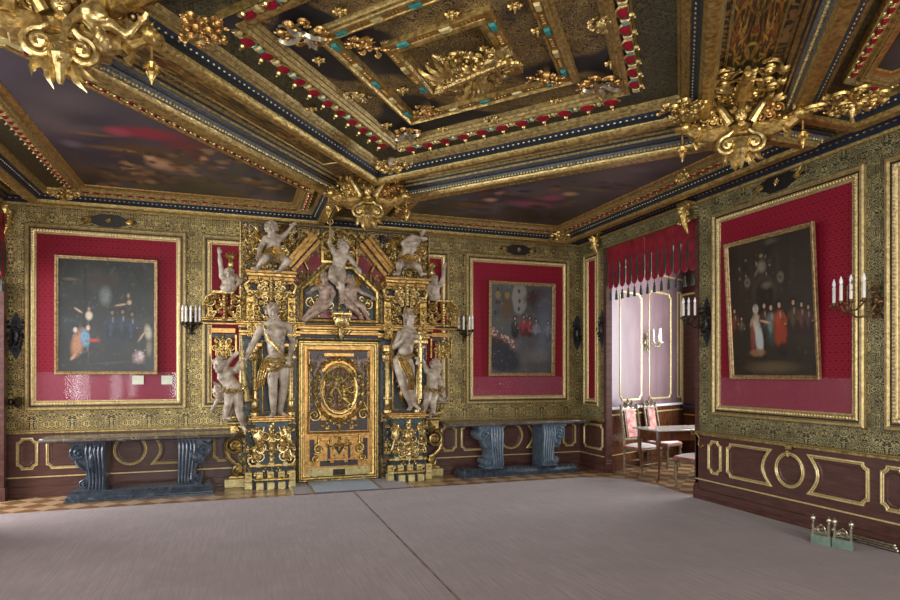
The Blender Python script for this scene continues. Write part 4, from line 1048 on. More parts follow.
m = MB(); orn(m, 0, 1.36, .40, .56, 61, -.04, 0, 2.2, th=.009); m.build('oval_relief_ground', GOLDD, d)

# =================================================================== STATUES
def fig(name, label, cat, J, Y, s, base, mat=STONE, chub=1.0, head=1.0, female=False, face=(0, -1, -.1), vox=.010, group=None, extra=None, hseed=1, beard=False, long=False, hairmat=None, body=None):
    """J in photo columns/rows with a depth offset from plane Y; all become metric points around the thing's base"""
    b = onY(base[0], base[1], Y+(base[2] if len(base) > 2 else 0))
    t = thing(name, label, cat, b, 0, group)
    K = {k: onY(v[0], v[1], Y+v[2])-b for k, v in J.items()}
    m = MB(); hd, RH, q = figure(m, K, s, chub, head, female, Vector(face))
    if body: body(m, K)
    baked(m, 'body', mat, t, vox)
    hair(t, hd, RH, q, hairmat or mat, hseed, beard, long)
    if extra: extra(t, K)
    return t, K
# bearded hero, left
def hero_x(t, K):
    hl, hr = K['hipl'], K['hipr']; m = MB()
    c = (hl+hr)/2
    for lv, (dz, rx, ry_) in enumerate(((.03, .175, .14), (-.03, .185, .155), (-.09, .19, .16))):
        m.tube([c+Vector((rx*math.cos(a), ry_*math.sin(a), dz+.035*math.cos(a)+.02*math.sin(5*a+lv))) for a in [2*PI*i/36 for i in range(36)]], [.026+.012*math.sin(7*a+lv*2) for a in [2*PI*i/36 for i in range(36)]], 7, closed=True)
    p = [hl+Vector((-.06, -.12, .0)), hl+Vector((-.10, -.13, -.12)), hl+Vector((-.13, -.11, -.25)), hl+Vector((-.16, -.09, -.38))]
    drape(m, p, [(.07, 0, .03), (.075, 0, .02), (.065, 0, .03), (.07, 0, .05)], folds=4, amp=.016)
    drape(m, [hr+Vector((.04, -.1, .02)), hr+Vector((-.04, -.15, -.08)), hr+Vector((-.16, -.15, -.15)), hl+Vector((-.02, -.14, -.2))], [(.02, 0, .05), (.03, 0, .06), (.04, 0, .06), (.02, 0, .05)], folds=3, amp=.014)
    m.build('gilded_loincloth', GOLDY, t)
    m = MB(); m.tube([K['shl']+Vector((.04, -.07, .05)), K['shl'].lerp(K['hipr'], .35)+Vector((.0, -.14, 0)), K['shl'].lerp(K['hipr'], .7)+Vector((.03, -.13, 0)), K['hipr']+Vector((0, -.10, .06))], [.022, .026, .024, .02], 8, flat=.5); m.build('gilded_sash', GOLDY, t)
    m = MB(); m.tube([K['wrl']+Vector((-.02, -.02, .12)), K['wrl']+Vector((-.01, -.02, -.15)), K['wrl']+Vector((.04, 0, -.55))], [.02, .028, .045], 8); m.build('club', GOLDD, t)
J = dict(head=(272.5, 312, -.02), neck=(273.6, 323, 0), shl=(261, 329, 0), shr=(288, 327, .02), hipl=(271, 361, 0), hipr=(283, 361, .02), ell=(253.5, 343, -.02), wrl=(244.5, 361, -.08), elr=(293, 342, .05), wrr=(290, 355, -.08),
         knl=(273, 387, -.12), anl=(273.5, 412.5, -.02), knr=(284, 385, -.03), anr=(280, 411, .06), toel=(271, 416.5, -.16), toer=(285, 415, -.06))
fig('hero_statue', 'tall pale statue of a bearded man in a gilded loincloth on the portal\'s left pedestal', 'statue', J, 8.97, 1.10, (276, 416.3), head=.92, beard=True, extra=hero_x, hseed=3, vox=.0085, face=(.1, -1, -.15))
# lady, right
def lady_x(t, K):
    m = MB(); hl, hr = K['hipl'], K['hipr']
    a = K['shr']+Vector((-.05, .0, .0)); 
    drape(m, [hl+Vector((.0, -.11, .06)), hl+Vector((.05, -.14, -.05)), (hl+hr)/2+Vector((.06, -.15, -.2)), K['knr']+Vector((-.02, -.1, .05)), K['knr']+Vector((-.03, -.08, -.1))], [(.04, 0, .03), (.06, 0, .04), (.06, 0, .02), (.05, 0, .02), (.05, 0, 0)], folds=4, amp=.016)
    drape(m, [K['shl']+Vector((-.08, -.03, .02)), K['shl']+Vector((-.11, .0, -.15)), hl+Vector((-.1, .03, .1)), hl+Vector((-.06, .05, -.1))], [(.03, 0, .02), (.035, 0, .01), (.035, 0, .02), (.03, 0, .02)], folds=3, amp=.014)
    m.tube([K['hipl']+Vector((-.05, -.09, .1)), (hl+hr)/2+Vector((0, -.13, .06)), K['hipr']+Vector((.06, -.09, .12))], [.025, .03, .03], 8)
    m.build('gilded_drapery', GOLDY, t)
    m = MB(); b = K['wrr']+Vector((.0, -.04, 0)); m.tube([b+Vector((0, 0, .33)), b+Vector((0, 0, -.62))], [.02, .026], 8); m.box(b.x-.11, b.x+.11, b.y-.03, b.y+.03, b.z+.20, b.z+.25, c=.006); m.ball(b+Vector((0, 0, .36)), (.04, .03, .045), 8)
    for q in range(12): m.ball(b+Vector((.02*math.cos(q*1.3), .02*math.sin(q*1.3), .15-.06*q)), .016, 6)
    m.build('gilded_cross_staff', GOLDY, t)
    m = MB(); hd = K['head']; 
    for q in range(9): a = PI*q/8; leaf(m, (hd.x+.07*math.cos(a), hd.y-.03, hd.z+.07+.02*math.sin(a)), a, .05, .014)
    m.build('small_crown', GOLDY, t)
J = dict(head=(409.5, 317.5, -.02), neck=(410, 327, 0), shl=(400, 334, -.02), shr=(416, 336, .03), hipl=(398.5, 361, 0), hipr=(408, 363, 0), ell=(394.5, 347, -.02), wrl=(402, 341, -.15), elr=(421, 350, 0), wrr=(419.5, 357, -.12),
         knl=(403, 385, -.08), anl=(411, 405, 0), knr=(411, 383, -.12), anr=(415, 403, -.02), toel=(409, 409.5, -.16), toer=(419, 409, -.12))
fig('lady_statue', 'pale statue of a woman with a gilded cross staff on the portal\'s right pedestal', 'statue', J, 8.97, 1.05, (408, 411.5), head=.92, female=True, extra=lady_x, hseed=5, long=True, vox=.0085, face=(.5, -1, -.1))
# seated child with ewer on the left entablature
def gold_lap(t, K):
    m = MB(); c = (K['hipl']+K['hipr'])/2
    drape(m, [c+Vector((-.16, -.14, .02)), c+Vector((-.04, -.17, .06)), c+Vector((.08, -.15, -.02)), c+Vector((.12, -.16, -.14))], [(.02, 0, .05), (.02, 0, .07), (.05, 0, .05), (.06, 0, .01)], folds=4, amp=.016); m.build('gilded_cloth', GOLDY, t)
def grapes(t, K):
    gold_lap(t, K); m = MB(); r = random.Random(2); c = K['wrr']+Vector((.02, -.03, -.08))
    for i in range(26): z = r.uniform(-.14, .04); w_ = .05*(1+z*4); m.ball(c+Vector((r.uniform(-w_, w_), r.uniform(-.03, .03), z)), .018, 6)
    m.build('gilded_grapes', GOLDY, t)
J = dict(head=(271.5, 229.5, -.04), neck=(272.5, 236, -.02), shl=(266, 239, -.02), shr=(281, 238, 0), hipl=(270, 257, .02), hipr=(280, 257, .02), ell=(261, 246, -.06), wrl=(258.5, 254, -.14), elr=(287, 233, -.02), wrr=(290.5, 228.5, -.05),
         knl=(266, 257, -.22), anl=(257, 268.5, -.12), knr=(288, 261, -.22), anr=(280, 270, -.10), toel=(252, 268, -.2), toer=(276, 271, -.2))
fig('seated_boy_statue', 'pale seated boy raising gilded grapes, on top of the portal left of its peak', 'statue', J, 9.0, .78, (275, 262.5), chub=1.15, head=1.25, extra=grapes, vox=.008, hseed=7, face=(-.3, -1, -.1))
J = dict(head=(413, 243, -.03), neck=(409, 242.5, 0), shl=(404, 243.5, -.02), shr=(411, 249, .02), hipl=(403, 263, 0), hipr=(412, 264, .02), ell=(412, 236.5, -.06), wrl=(421, 238, -.05), elr=(417, 244, .0), wrr=(421, 236.5, 0),
         knl=(399, 264.5, -.2), anl=(399, 272.5, -.10), knr=(418, 266, -.2), anr=(421, 273, -.12), toel=(394, 274, -.18), toer=(426, 274, -.18))
fig('bowed_boy_statue', 'pale seated figure bending with arms over its head, on the portal right of its peak', 'statue', J, 9.0, .80, (408, 267.5), chub=1.12, head=1.2, extra=gold_lap, vox=.008, hseed=8, face=(.5, -.8, -.5))
# crowning figure
def crown_x(t, K):
    m = MB(); w_ = K['wrl']+Vector((-.01, -.04, .05)); m.tube([w_+Vector((.01, 0, -.2)), w_+Vector((0, 0, .13))], [.014, .012], 7)
    m.tube([w_+Vector((.04*math.cos(a), 0, .17+.04*math.sin(a))) for a in [2*PI*i/14 for i in range(14)]], .010, 6, closed=True); m.tube([w_+Vector((0, 0, .13)), w_+Vector((0, 0, .25))], .010, 6); m.build('gilded_staff', GOLDY, t)
    m = MB(); h = K['head']
    for i in range(5): leaf(m, (h.x+.02, h.y+.03, h.z+.02), .2+i*.35, .17, .03)
    m.build('gilded_headdress', GOLDY, t)
J = dict(head=(344, 246.5, -.05), neck=(341.5, 252, 0), shl=(334.5, 252.5, 0), shr=(347, 254.5, .02), hipl=(334.5, 270, 0), hipr=(341, 271.5, 0), ell=(329.5, 243, -.04), wrl=(330.5, 237.5, -.06), elr=(352, 261, -.02), wrr=(356.5, 266.5, -.06),
         knl=(331.5, 277, -.16), anl=(338, 285, .02), knr=(341.5, 285, -.10), anr=(342.5, 299.5, -.02), toel=(339.5, 289, .0), toer=(342, 303, -.1))
fig('striding_boy_statue', 'slender pale nude figure with a raised staff at the peak of the portal', 'statue', J, 8.92, .86, (342.5, 303.6), extra=crown_x, vox=.008, hseed=9, face=(.7, -1, -.1), head=1.05)
ROSEST2 = simple('warm_relief_stone', (.24, .16, .12), (.50, .36, .27), 12, .4)
# reclining pair in the pentagon
def wings(k):
    def f(t, K):
        m = MB(); c = K['neck']
        for q in range(7): leaf(m, (c.x+k*.03, c.y+.06, c.z), PI/2-k*(.5+q*.22), .26-.02*q, .035, .1)
        m.build('gilded_wing', GOLDY, t)
    return f
J = dict(head=(325, 278.5, -.04), neck=(325.5, 284, 0), shl=(319.5, 287.5, 0), shr=(330.5, 287.5, 0), hipl=(322, 301.5, 0), hipr=(327, 304, 0), ell=(314.5, 288.5, -.05), wrl=(311, 291, -.08), elr=(334, 293, -.03), wrr=(332, 299, -.08),
         knl=(313, 309, -.08), anl=(304, 317, -.02), knr=(318, 312, -.08), anr=(307, 319, -.02), toel=(300.5, 319.5, -.03), toer=(303, 321, -.03))
fig('reclining_woman_relief', 'pale reclining relief figure left of centre inside the portal\'s pentagonal gable', 'statue', J, 9.08, .76, (320, 312), extra=wings(-1), mat=ROSEST2, vox=.007, hseed=10, female=True, face=(-.4, -1, -.1))
J = dict(head=(350.5, 281, -.04), neck=(351, 286.5, 0), shl=(346, 289, 0), shr=(357, 289, 0), hipl=(348.5, 303, 0), hipr=(354, 303, 0), ell=(344, 296, -.03), wrl=(348, 300, -.08), elr=(363, 293, -.05), wrr=(370.5, 296.5, -.06),
         knl=(355, 309.5, -.1), anl=(360, 316, -.02), knr=(362, 306, -.1), anr=(367, 317, -.02), toel=(363, 319, -.04), toer=(370.5, 320, -.04))
fig('reclining_man_relief', 'pale reclining relief figure right of centre inside the portal\'s pentagonal gable', 'statue', J, 9.08, .76, (355, 312), extra=wings(1), mat=ROSEST2, vox=.007, hseed=12, face=(.3, -1, -.1))
# half figures on the side consoles
def bust_x(k):
    def f(t, K):
        m = MB(); b = K['neck']+Vector((k*.03, .05, .1)); m.ball(b+Vector((0, -.03, .08)), (.045, .04, .07), 8); m.tube([b, b+Vector((0, 0, .2))], [.02, .012], 7)
        for q in range(5): leaf(m, (b.x, b.y-.02, b.z+.14), PI/2-.9+q*.45, .12, .022)
        m.build('gilded_flambeau', GOLDY, t)
    return f
J = dict(head=(229, 273.5, -.03), neck=(228.5, 276.5, 0), shl=(222.5, 276.5, 0), shr=(236, 277.5, 0), hipl=(225, 288, 0), hipr=(232, 288, 0), ell=(220.5, 263.5, -.03), wrl=(219.5, 254.5, -.05), elr=(241, 281, -.03), wrr=(237, 285, -.10))
fig('half_figure_statue', 'pale half figure raising its arm on a console at the left red side panel', 'statue', J, 9.12, .74, (228.5, 286.5), chub=1.1, head=.95, extra=bust_x(1), vox=.008, hseed=13)
J = dict(head=(434.5, 280, -.03), neck=(434.5, 284, 0), shl=(429, 286, 0), shr=(440.5, 284.5, 0), hipl=(431.5, 297, 0), hipr=(437.5, 297, 0), elr=(443.5, 275.5, -.03), wrr=(444.5, 268.5, -.05), ell=(427, 292, -.03), wrl=(431, 295, -.10))
fig('half_figure_statue', 'pale half figure raising its arm on a console at the right red side panel', 'statue', J, 9.12, .68, (434.5, 295.5), chub=1.1, head=.95, extra=bust_x(-1), vox=.008, hseed=14)
# tumbling children beside the pedestals
def garland(t, K):
    m = MB(); r = random.Random(4); a = K['hipl']+Vector((-.08, -.1, .02)); b = K['hipr']+Vector((.12, -.1, .02))
    for i in range(24): p = a.lerp(b, i/23); m.ball(p+Vector((r.uniform(-.02, .02), r.uniform(-.03, .03), r.uniform(-.03, .03)-.04*math.sin(PI*i/23))), r.uniform(.018, .03), 6)
    flower(m, K['hipr']+Vector((.08, -.14, .04)), .05); m.build('gilded_garland', GOLDY, t)
J = dict(head=(219.5, 365, -.05), neck=(222.5, 371, 0), shl=(223.5, 375.5, -.02), shr=(236, 370, 0), hipl=(231, 391, 0), hipr=(238, 389.5, 0), ell=(227, 363, -.05), wrl=(232, 358, -.05), elr=(240.5, 362, -.02), wrr=(243, 360, -.10),
         knl=(228, 404, -.12), anl=(226.5, 416, .02), knr=(238.5, 410, -.1), anr=(243, 425, -.02), toel=(231, 419, .0), toer=(246, 430.5, -.06))
fig('tumbling_boy_statue', 'pale leaning boy with gilded garland at his hips, left of the bearded statue', 'statue', J, 8.98, .86, (243.5, 431), chub=1.1, head=1.15, extra=garland, vox=.008, hseed=15, face=(-.6, -1, -.1))
J = dict(head=(218, 392.5, -.05), neck=(222, 393.5, 0), shl=(222, 397, 0), shr=(225, 389.5, .02), hipl=(231, 399, 0), hipr=(232, 393, .02), ell=(217, 401, -.04), wrl=(214.5, 405, -.05))
J.update(elr=(221, 386, .02), wrr=(217, 384, -.02), knl=(226, 408, -.08), anl=(224, 418, 0), knr=(233, 408, .0), anr=(229, 417, .0))
fig('crouching_child_statue', 'small pale child clinging to the thigh of the leaning boy left of the portal', 'statue', J, 9.08, .56, (226, 420), chub=1.25, head=1.45, vox=.007, hseed=16, face=(-.8, -1, -.1))
J = dict(head=(436.5, 366.5, -.05), neck=(434, 372, 0), shl=(427, 371, 0), shr=(437, 375.5, -.02), hipl=(428.5, 389, 0), hipr=(434.5, 391, 0), ell=(424, 364, -.04), wrl=(422, 359, -.08), elr=(441, 384, -.04), wrr=(443, 391, -.05),
         knl=(427, 400, -.12), anl=(425, 410, -.02), knr=(433, 402, -.12), anr=(433.5, 412, -.02), toel=(422, 411.5, -.08), toer=(436, 414, -.1))
fig('tumbling_boy_statue', 'pale boy with gilded garland at his hips, right of the woman with cross staff', 'statue', J, 8.98, .82, (430, 413), chub=1.1, head=1.15, extra=garland, vox=.008, hseed=17, face=(.6, -1, -.1))
J = dict(head=(440.5, 391, -.05), neck=(437.5, 393, 0), shl=(433.5, 393, .02), shr=(438, 398.5, 0), hipl=(428.5, 401, .02), hipr=(431, 405, 0), elr=(443, 401, -.04), wrr=(446, 400, -.05), knl=(424, 405, -.06), anl=(421.5, 413, 0), knr=(433, 410, -.08), anr=(429.5, 416, 0))
J.update(ell=(437, 388, .02), wrl=(440, 385, .0))
fig('crouching_child_statue', 'small pale child crouching at the feet of the boy right of the portal', 'statue', J, 9.08, .56, (428, 417), chub=1.25, head=1.45, vox=.007, hseed=18, face=(.8, -1, -.1))

# =================================================================== FLOOR COVERINGS
def carpet(name, label, xl, xr, ys, seed):
    n = 70; vs = []; 
    for y in ys:
        a, b = xl(y), xr(y)
        for i in range(n+1):
            x = a+(b-a)*i/n; w = math.exp(-((x-5.35)**2/.12+(y-7.75)**2/.25))
            z = .010+.0015*noise.noise(Vector((x*1.2, y*1.2, seed)))+w*.018*max(0, noise.noise(Vector((x*9, y*5, 3)))+.15)
            e = min(x-a, b-x); 
            if seed == 2 and x-a < .03: z += .006*(1-(x-a)/.03)
            vs.append((x, y, z))
    fs = [(j*(n+1)+i, j*(n+1)+i+1, (j+1)*(n+1)+i+1, (j+1)*(n+1)+i) for j in range(len(ys)-1) for i in range(n)]
    # skirt
    b0 = len(vs); ringi = [i for i in range(n+1)]+[(j+1)*(n+1)-1 for j in range(1, len(ys))]+[(len(ys)-1)*(n+1)+i for i in range(n-1, -1, -1)]+[j*(n+1) for j in range(len(ys)-2, 0, -1)]
    for k in ringi: vs.append((vs[k][0], vs[k][1], 0.0))
    R = len(ringi)
    for k in range(R): fs.append((ringi[k], b0+k, b0+(k+1) % R, ringi[(k+1) % R]))
    m = MB(); m.add(vs, fs); o = m.build(name, CARPET); tag(o, label, 'carpet'); return o
yy = [-2.15+i*.115 for i in range(74)]+[6.36+.05*i for i in range(38)]
yy = [y for y in yy if y <= 8.22]
carpet('carpet', 'worn mauve carpet left of the long dark seam, reaching the left wall', lambda y: XL+.02, lambda y: 1.455, [y for y in yy if y < 8.2]+[8.2], 1)
def xr_(y):
    P = [(-9, 5.50), (6.42, 5.50), (6.5, 5.55), (7.3, 5.62), (7.8, 5.52), (8.0, 5.35), (8.22, 4.95), (9, 4.9)]
    for (a, b), (c, d) in zip(P, P[1:]):
        if a <= y <= c: return b+(d-b)*(y-a)/(c-a)
carpet('carpet', 'worn mauve carpet right of the long dark seam, rumpled where it meets the alcove', lambda y: 1.475, xr_, yy, 2)
t = thing('door_mat', 'brown runner mat with pale metal end strips lying in front of the gilded door', 'mat', (1.49, 8.68, 0))
m = MB(); m.box(-.80, .80, -.40, .42, 0, .012); m.build('mat_field', MATB, t)
for x in (-.83, .79): m = MB(); m.box(x, x+.04, -.40, .42, 0, .015); m.build('metal_end_strip', SILV, t)
t = thing('blue_mat', 'blue-grey mat with yellowish edges lying on the brown mat at the door', 'mat', (1.40, 8.66, .012))
m = MB(); m.box(-.44, .44, -.38, .44, .0004, .009); m.build('mat_field', MATBL, t)
for x in (-.455, .44): m = MB(); m.box(x, x+.015, -.38, .44, .0004, .011); m.build('edge_tape', GOLDD, t)

# =================================================================== CONSOLE TABLES
def console(label, cx, w, topz, pw, yf, dark, lx=None):
    t = thing('marble_console_table', label, 'console table', (cx, 8.92, 0)); MARB2 = MARB3 if dark else globals()['MARB2']
    D = 8.92-yf; B = .30
    m = MB(); r = .05
    pts = [(-w/2, -D), (w/2, -D), (w/2, B), (-w/2, B)]
    def ring(k, z): return [(-w/2+k+.08, -D+k, z), (w/2-k-.08, -D+k, z), (w/2-k-.02, -D+k+.03, z), (w/2-k, -D+k+.09, z), (w/2-k, B, z), (-w/2+k, B, z), (-w/2+k, -D+k+.09, z), (-w/2+k+.02, -D+k+.03, z)]
    vs = []
    P = [(.03, topz-.055), (.012, topz-.05), (.0, topz-.035), (0, topz-.02), (.008, topz-.012), (.012, topz)]
    for k, z in P: vs += ring(k, z)
    fs = [tuple(range(8))[::-1], tuple(range(40, 48))]+[(l*8+i, l*8+(i+1) % 8, l*8+8+(i+1) % 8, l*8+8+i) for l in range(5) for i in range(8)]
    m.add(vs, fs); m.build('tabletop', MARBT, t)
    m = MB(); vs = []
    P = [(0, 0), (0, .03), (.012, .038), (.012, .055), (.03, .075), (.045, .10), (.06, .105), (.06, .13)]
    for k, z in P: vs += [(-pw/2+k, -D+.06+k, z), (pw/2-k, -D+.06+k, z), (pw/2-k, .24-k, z), (-pw/2+k, .24-k, z)]
    m.add(vs, [(3, 2, 1, 0), (28, 29, 30, 31)]+[(l*4+i, l*4+(i+1) % 4, l*4+4+(i+1) % 4, l*4+4+i) for l in range(7) for i in range(4)]); m.build('plinth', MARB, t, ang=20)
    H = topz-.055
    for s in (-1, 1):
        x0 = s*(lx or pw/2-.44); ol = []
        ol += [(0, .13), (0, H)]
        ol += [(.40, H), (.405, H-.04)]
        ol += [(.30+.105*math.cos(a), H-.14+.10*math.sin(a)) for a in [.9-2.6*i/8 for i in range(9)]]
        ol += [(.275, H-.27), (.235, H-.34), (.205, H-.42)]
        ol += [(.235+.06*math.cos(a), .215+.058*math.sin(a)) for a in [1.9-3.2*i/6 for i in range(7)]]
        ol += [(.27, .145), (.28, .13)]
        m = MB(); m.prism([(x0+s*x, z) for x, z in ol], -.20, .16); m.build('bracket_leg', MARB2, t, ang=30)
        m = MB()
        scroll(m, (x0+s*.30, -.205, H-.14), .095, 1.7, .016, PI/2, -s, None, n=6); scroll(m, (x0+s*.235, -.205, .215), .052, 1.5, .012, PI/2, -s, None, n=6)
        for i in range(5):
            x = .02+i*.045; top = H-.03
            m.tube([(x0+s*x, -.20, top), (x0+s*(x+.005), -.235, top-.1), (x0+s*x*.85, -.215, .34), (x0+s*(x*.8), -.235, .22), (x0+s*x*.9, -.21, .15)], [.016, .02, .013, .018, .012], 6)
            m.ball((x0+s*x*.82, -.225, .22), (.018, .02, .045), 6)
        leaf(m, (x0+s*.12, -.21, H-.06), -PI/2+s*.25, .34, .05, .1); leaf(m, (x0+s*.33, -.2, H-.22), -PI/2-s*.5, .2, .03, .1)
        m.build('carved_leaf_scrolls', MARB2, t)
        m = MB(); m.box(min(x0-s*.02, x0+s*.42), max(x0-s*.02, x0+s*.42), -.24, .2, H-.005, H+.006); m.build('cap_slab', MARB2, t)
console('marble console table on scrolled legs under the dark religious painting, left of the portal', -1.16, 2.28, .80, 1.72, 8.58, 0)
console('marble console table on scrolled legs under the town square painting, right of the portal', 4.21, 2.44, .84, 2.02, 8.66, 1, .34)

# =================================================================== PAINTINGS
def person_p(img, xs, ys, x, y, h, coat, skin=(196, 156, 126), hair_=(34, 25, 20), skirt=False):
    a = .35; coat = tuple(c*.95 for c in coat)
    dk = tuple(c*.62 for c in coat); lt = tuple(min(255, c*1.25) for c in coat)
    soften(img, xs, ys, x, y-h*.42, h*.24, h*.34, 0, lin(dk), .35); soften(img, xs, ys, x, y-h*.22, h*.19, h*.24, 0, lin(coat), .4)
    soften(img, xs, ys, x-h*.05, y-h*.32, h*.07, h*.24, .1, lin(lt), .7, .7); soften(img, xs, ys, x+h*.07, y-h*.40, h*.04, h*.22, -.1, lin(dk), .6, .8)
    soften(img, xs, ys, x+h*.02, y-h*.12, h*.035, h*.10, 0, lin((170, 156, 136)), .6, .6)
    for s in (-1, 1): soften(img, xs, ys, x+s*h*.17, y-h*.20, h*.05, h*.15, s*.5, lin(coat), .5, .9)
    soften(img, xs, ys, x, y+h*.075, h*.13, h*.12, 0, lin(hair_), .35)
    soften(img, xs, ys, x, y+h*.06, h*.058, h*.062, 0, lin(tuple(c*.85 for c in skin)), .35); soften(img, xs, ys, x+h*.03, y+h*.06, h*.03, h*.04, 0, lin(tuple(c*.7 for c in skin)), .6, .7)
    soften(img, xs, ys, x+h*.16, y-h*.30, h*.035, h*.025, 0, lin(skin), .6, .9)
def grain(img, seed, k=.15):
    img *= .80
    n = np.random.RandomState(seed).rand(img.shape[0], img.shape[1]); img *= (1-k/2+n*k)[..., None]
def paint1(img, xs, ys):
    for i, c in enumerate(lin((38, 42, 40))): img[..., i] = c
    blobs(img, xs, ys, 60, 3, [(30, 34, 34), (52, 52, 46), (46, 56, 56), (26, 28, 26), (62, 58, 48)], .05, .22)
    soften(img, xs, ys, .45, .80, .20, .10, 0, lin((64, 44, 36)), .8, .7); soften(img, xs, ys, .12, .82, .1, .02, 0, lin((110, 98, 74)), .7, .7)
    soften(img, xs, ys, .27, .55, .025, .55, 0, lin((24, 24, 22)), .4, .8)
    soften(img, xs, ys, .48, .68, .08, .11, 0, lin((112, 120, 116)), .7, .8)
    soften(img, xs, ys, .62, .35, .22, .16, 0, lin((34, 46, 60)), .6, .9)
    for x, y in ((.55, .54), (.66, .55), (.76, .53)): person_p(img, xs, ys, x, y-.03, .34, (46, 56, 72), (160, 122, 96))
    soften(img, xs, ys, .73, .63, .03, .03, 0, lin((180, 150, 120)), .5); soften(img, xs, ys, .64, .605, .08, .012, .15, lin((176, 146, 116)), .5); soften(img, xs, ys, .72, .69, .02, .03, 0, lin((150, 126, 110)), .6)
    soften(img, xs, ys, .31, .50, .045, .05, 0, lin((206, 186, 160)), .5); soften(img, xs, ys, .2, .545, .06, .012, -.5, lin((196, 160, 130)), .5); soften(img, xs, ys, .31, .56, .02, .02, 0, lin((160, 120, 90)), .5)
    soften(img, xs, ys, .20, .26, .08, .16, -.3, lin((176, 120, 84)), .5); soften(img, xs, ys, .27, .30, .06, .10, .2, lin((104, 150, 176)), .5); soften(img, xs, ys, .36, .28, .08, .02, 0, lin((172, 58, 48)), .5)
    soften(img, xs, ys, .17, .37, .025, .03, 0, lin((210, 190, 170)), .5); soften(img, xs, ys, .30, .39, .025, .03, 0, lin((214, 180, 150)), .5); soften(img, xs, ys, .15, .13, .05, .02, .8, lin((186, 140, 104)), .5)
    soften(img, xs, ys, .93, .36, .05, .09, .2, lin((188, 176, 150)), .6, .9); soften(img, xs, ys, .86, .32, .08, .014, .9, lin((180, 150, 120)), .6); soften(img, xs, ys, .94, .22, .04, .10, 0, lin((120, 112, 92)), .6)
    soften(img, xs, ys, .83, .13, .08, .07, 0, lin((188, 150, 150)), .6, .8); soften(img, xs, ys, .85, .15, .03, .05, .3, lin((206, 200, 196)), .6, .8)
    soften(img, xs, ys, .3, .35, .004, .35, 0, lin((150, 170, 170)), .9, .7)
    soften(img, xs, ys, .55, .08, .3, .01, .05, lin((70, 76, 78)), .8, .8)
    r = random.Random(4)
    for i in range(240): soften(img, xs, ys, r.random(), r.random(), r.uniform(.008, .035), r.uniform(.004, .02), r.uniform(-1, 1), lin(r.choice([(70, 72, 66), (26, 28, 28), (84, 92, 88), (48, 50, 44), (58, 64, 62)])), .8, .45)
    for i in range(30): soften(img, xs, ys, .83+r.uniform(-.07, .07), .14+r.uniform(-.06, .06), .012, .008, r.uniform(-1, 1), lin(r.choice([(206, 190, 186), (150, 120, 118), (96, 84, 80)])), .7, .8); soften(img, xs, ys, .22+r.uniform(-.08, .08), .28+r.uniform(-.12, .1), .012, .02, r.uniform(-1, 1), lin(r.choice([(140, 90, 60), (96, 60, 44), (120, 140, 150), (84, 110, 128)])), .7, .6)
    img *= 1.1; grain(img, 1, .3)
def paint2(img, xs, ys):
    for i, c in enumerate(lin((70, 70, 70))): img[..., i] = c
    blobs(img, xs, ys, 50, 5, [(60, 62, 64), (92, 90, 84), (78, 80, 84), (52, 48, 44)], .05, .2)
    soften(img, xs, ys, .45, .85, .14, .2, 0, lin((116, 114, 106)), .2, .9); soften(img, xs, ys, .25, .74, .12, .16, 0, lin((76, 60, 44)), .3, .9)
    for x, z in ((.1, .94), (.25, .92), (.08, .80), (.12, .80), (.44, .93), (.45, .82), (.44, .73), (.06, .68)): soften(img, xs, ys, x, z, .022, .028, 0, lin((40, 40, 44)), .2, .9)
    for x in (.1, .25): soften(img, xs, ys, x, .88, .05, .05, .78, lin((120, 98, 56)), .3, .8)
    soften(img, xs, ys, .72, .88, .24, .10, .25, lin((58, 42, 40)), .4, .95); soften(img, xs, ys, .8, .74, .2, .1, 0, lin((54, 50, 54)), .6, .8)
    soften(img, xs, ys, .12, .60, .12, .06, 0, lin((70, 72, 62)), .6, .9)
    for x, y, c in ((.38, .60, (44, 40, 40)), (.52, .62, (128, 42, 46)), (.62, .61, (116, 52, 56)), (.73, .58, (104, 106, 118)), (.93, .56, (88, 94, 104))): person_p(img, xs, ys, x, y, .30, c)
    soften(img, xs, ys, .72, .48, .12, .03, 0, lin((120, 110, 110)), .5, .7)
    r = random.Random(9)
    for i in range(90):
        x = r.uniform(.0, .38); y = .55-x*.45-r.random()*.13-.02; soften(img, xs, ys, x, y, .013, .011, 0, lin(r.choice([(196, 140, 120), (180, 112, 90), (140, 62, 52), (206, 170, 150)])), .5, .85)
    soften(img, xs, ys, .12, .2, .42, .2, -.3, lin((28, 30, 40)), .25, .95); soften(img, xs, ys, .1, .36, .24, .05, -.3, lin((44, 32, 30)), .4, .8)
    soften(img, xs, ys, .75, .2, .26, .12, 0, lin((104, 98, 96)), .8, .6); soften(img, xs, ys, .8, .1, .25, .03, 0, lin((66, 60, 58)), .8, .7)
    r = random.Random(5)
    for i in range(200): soften(img, xs, ys, r.random(), r.random(), r.uniform(.008, .035), r.uniform(.004, .02), r.uniform(-1, 1), lin(r.choice([(100, 98, 90), (46, 44, 46), (120, 116, 110), (76, 72, 70)])), .8, .4)
    soften(img, xs, ys, .86, .55, .2, .6, 0, lin((112, 120, 136)), .9, .35); img *= 1.6; grain(img, 2, .2)  # bluish sheen painted over the right side of the canvas
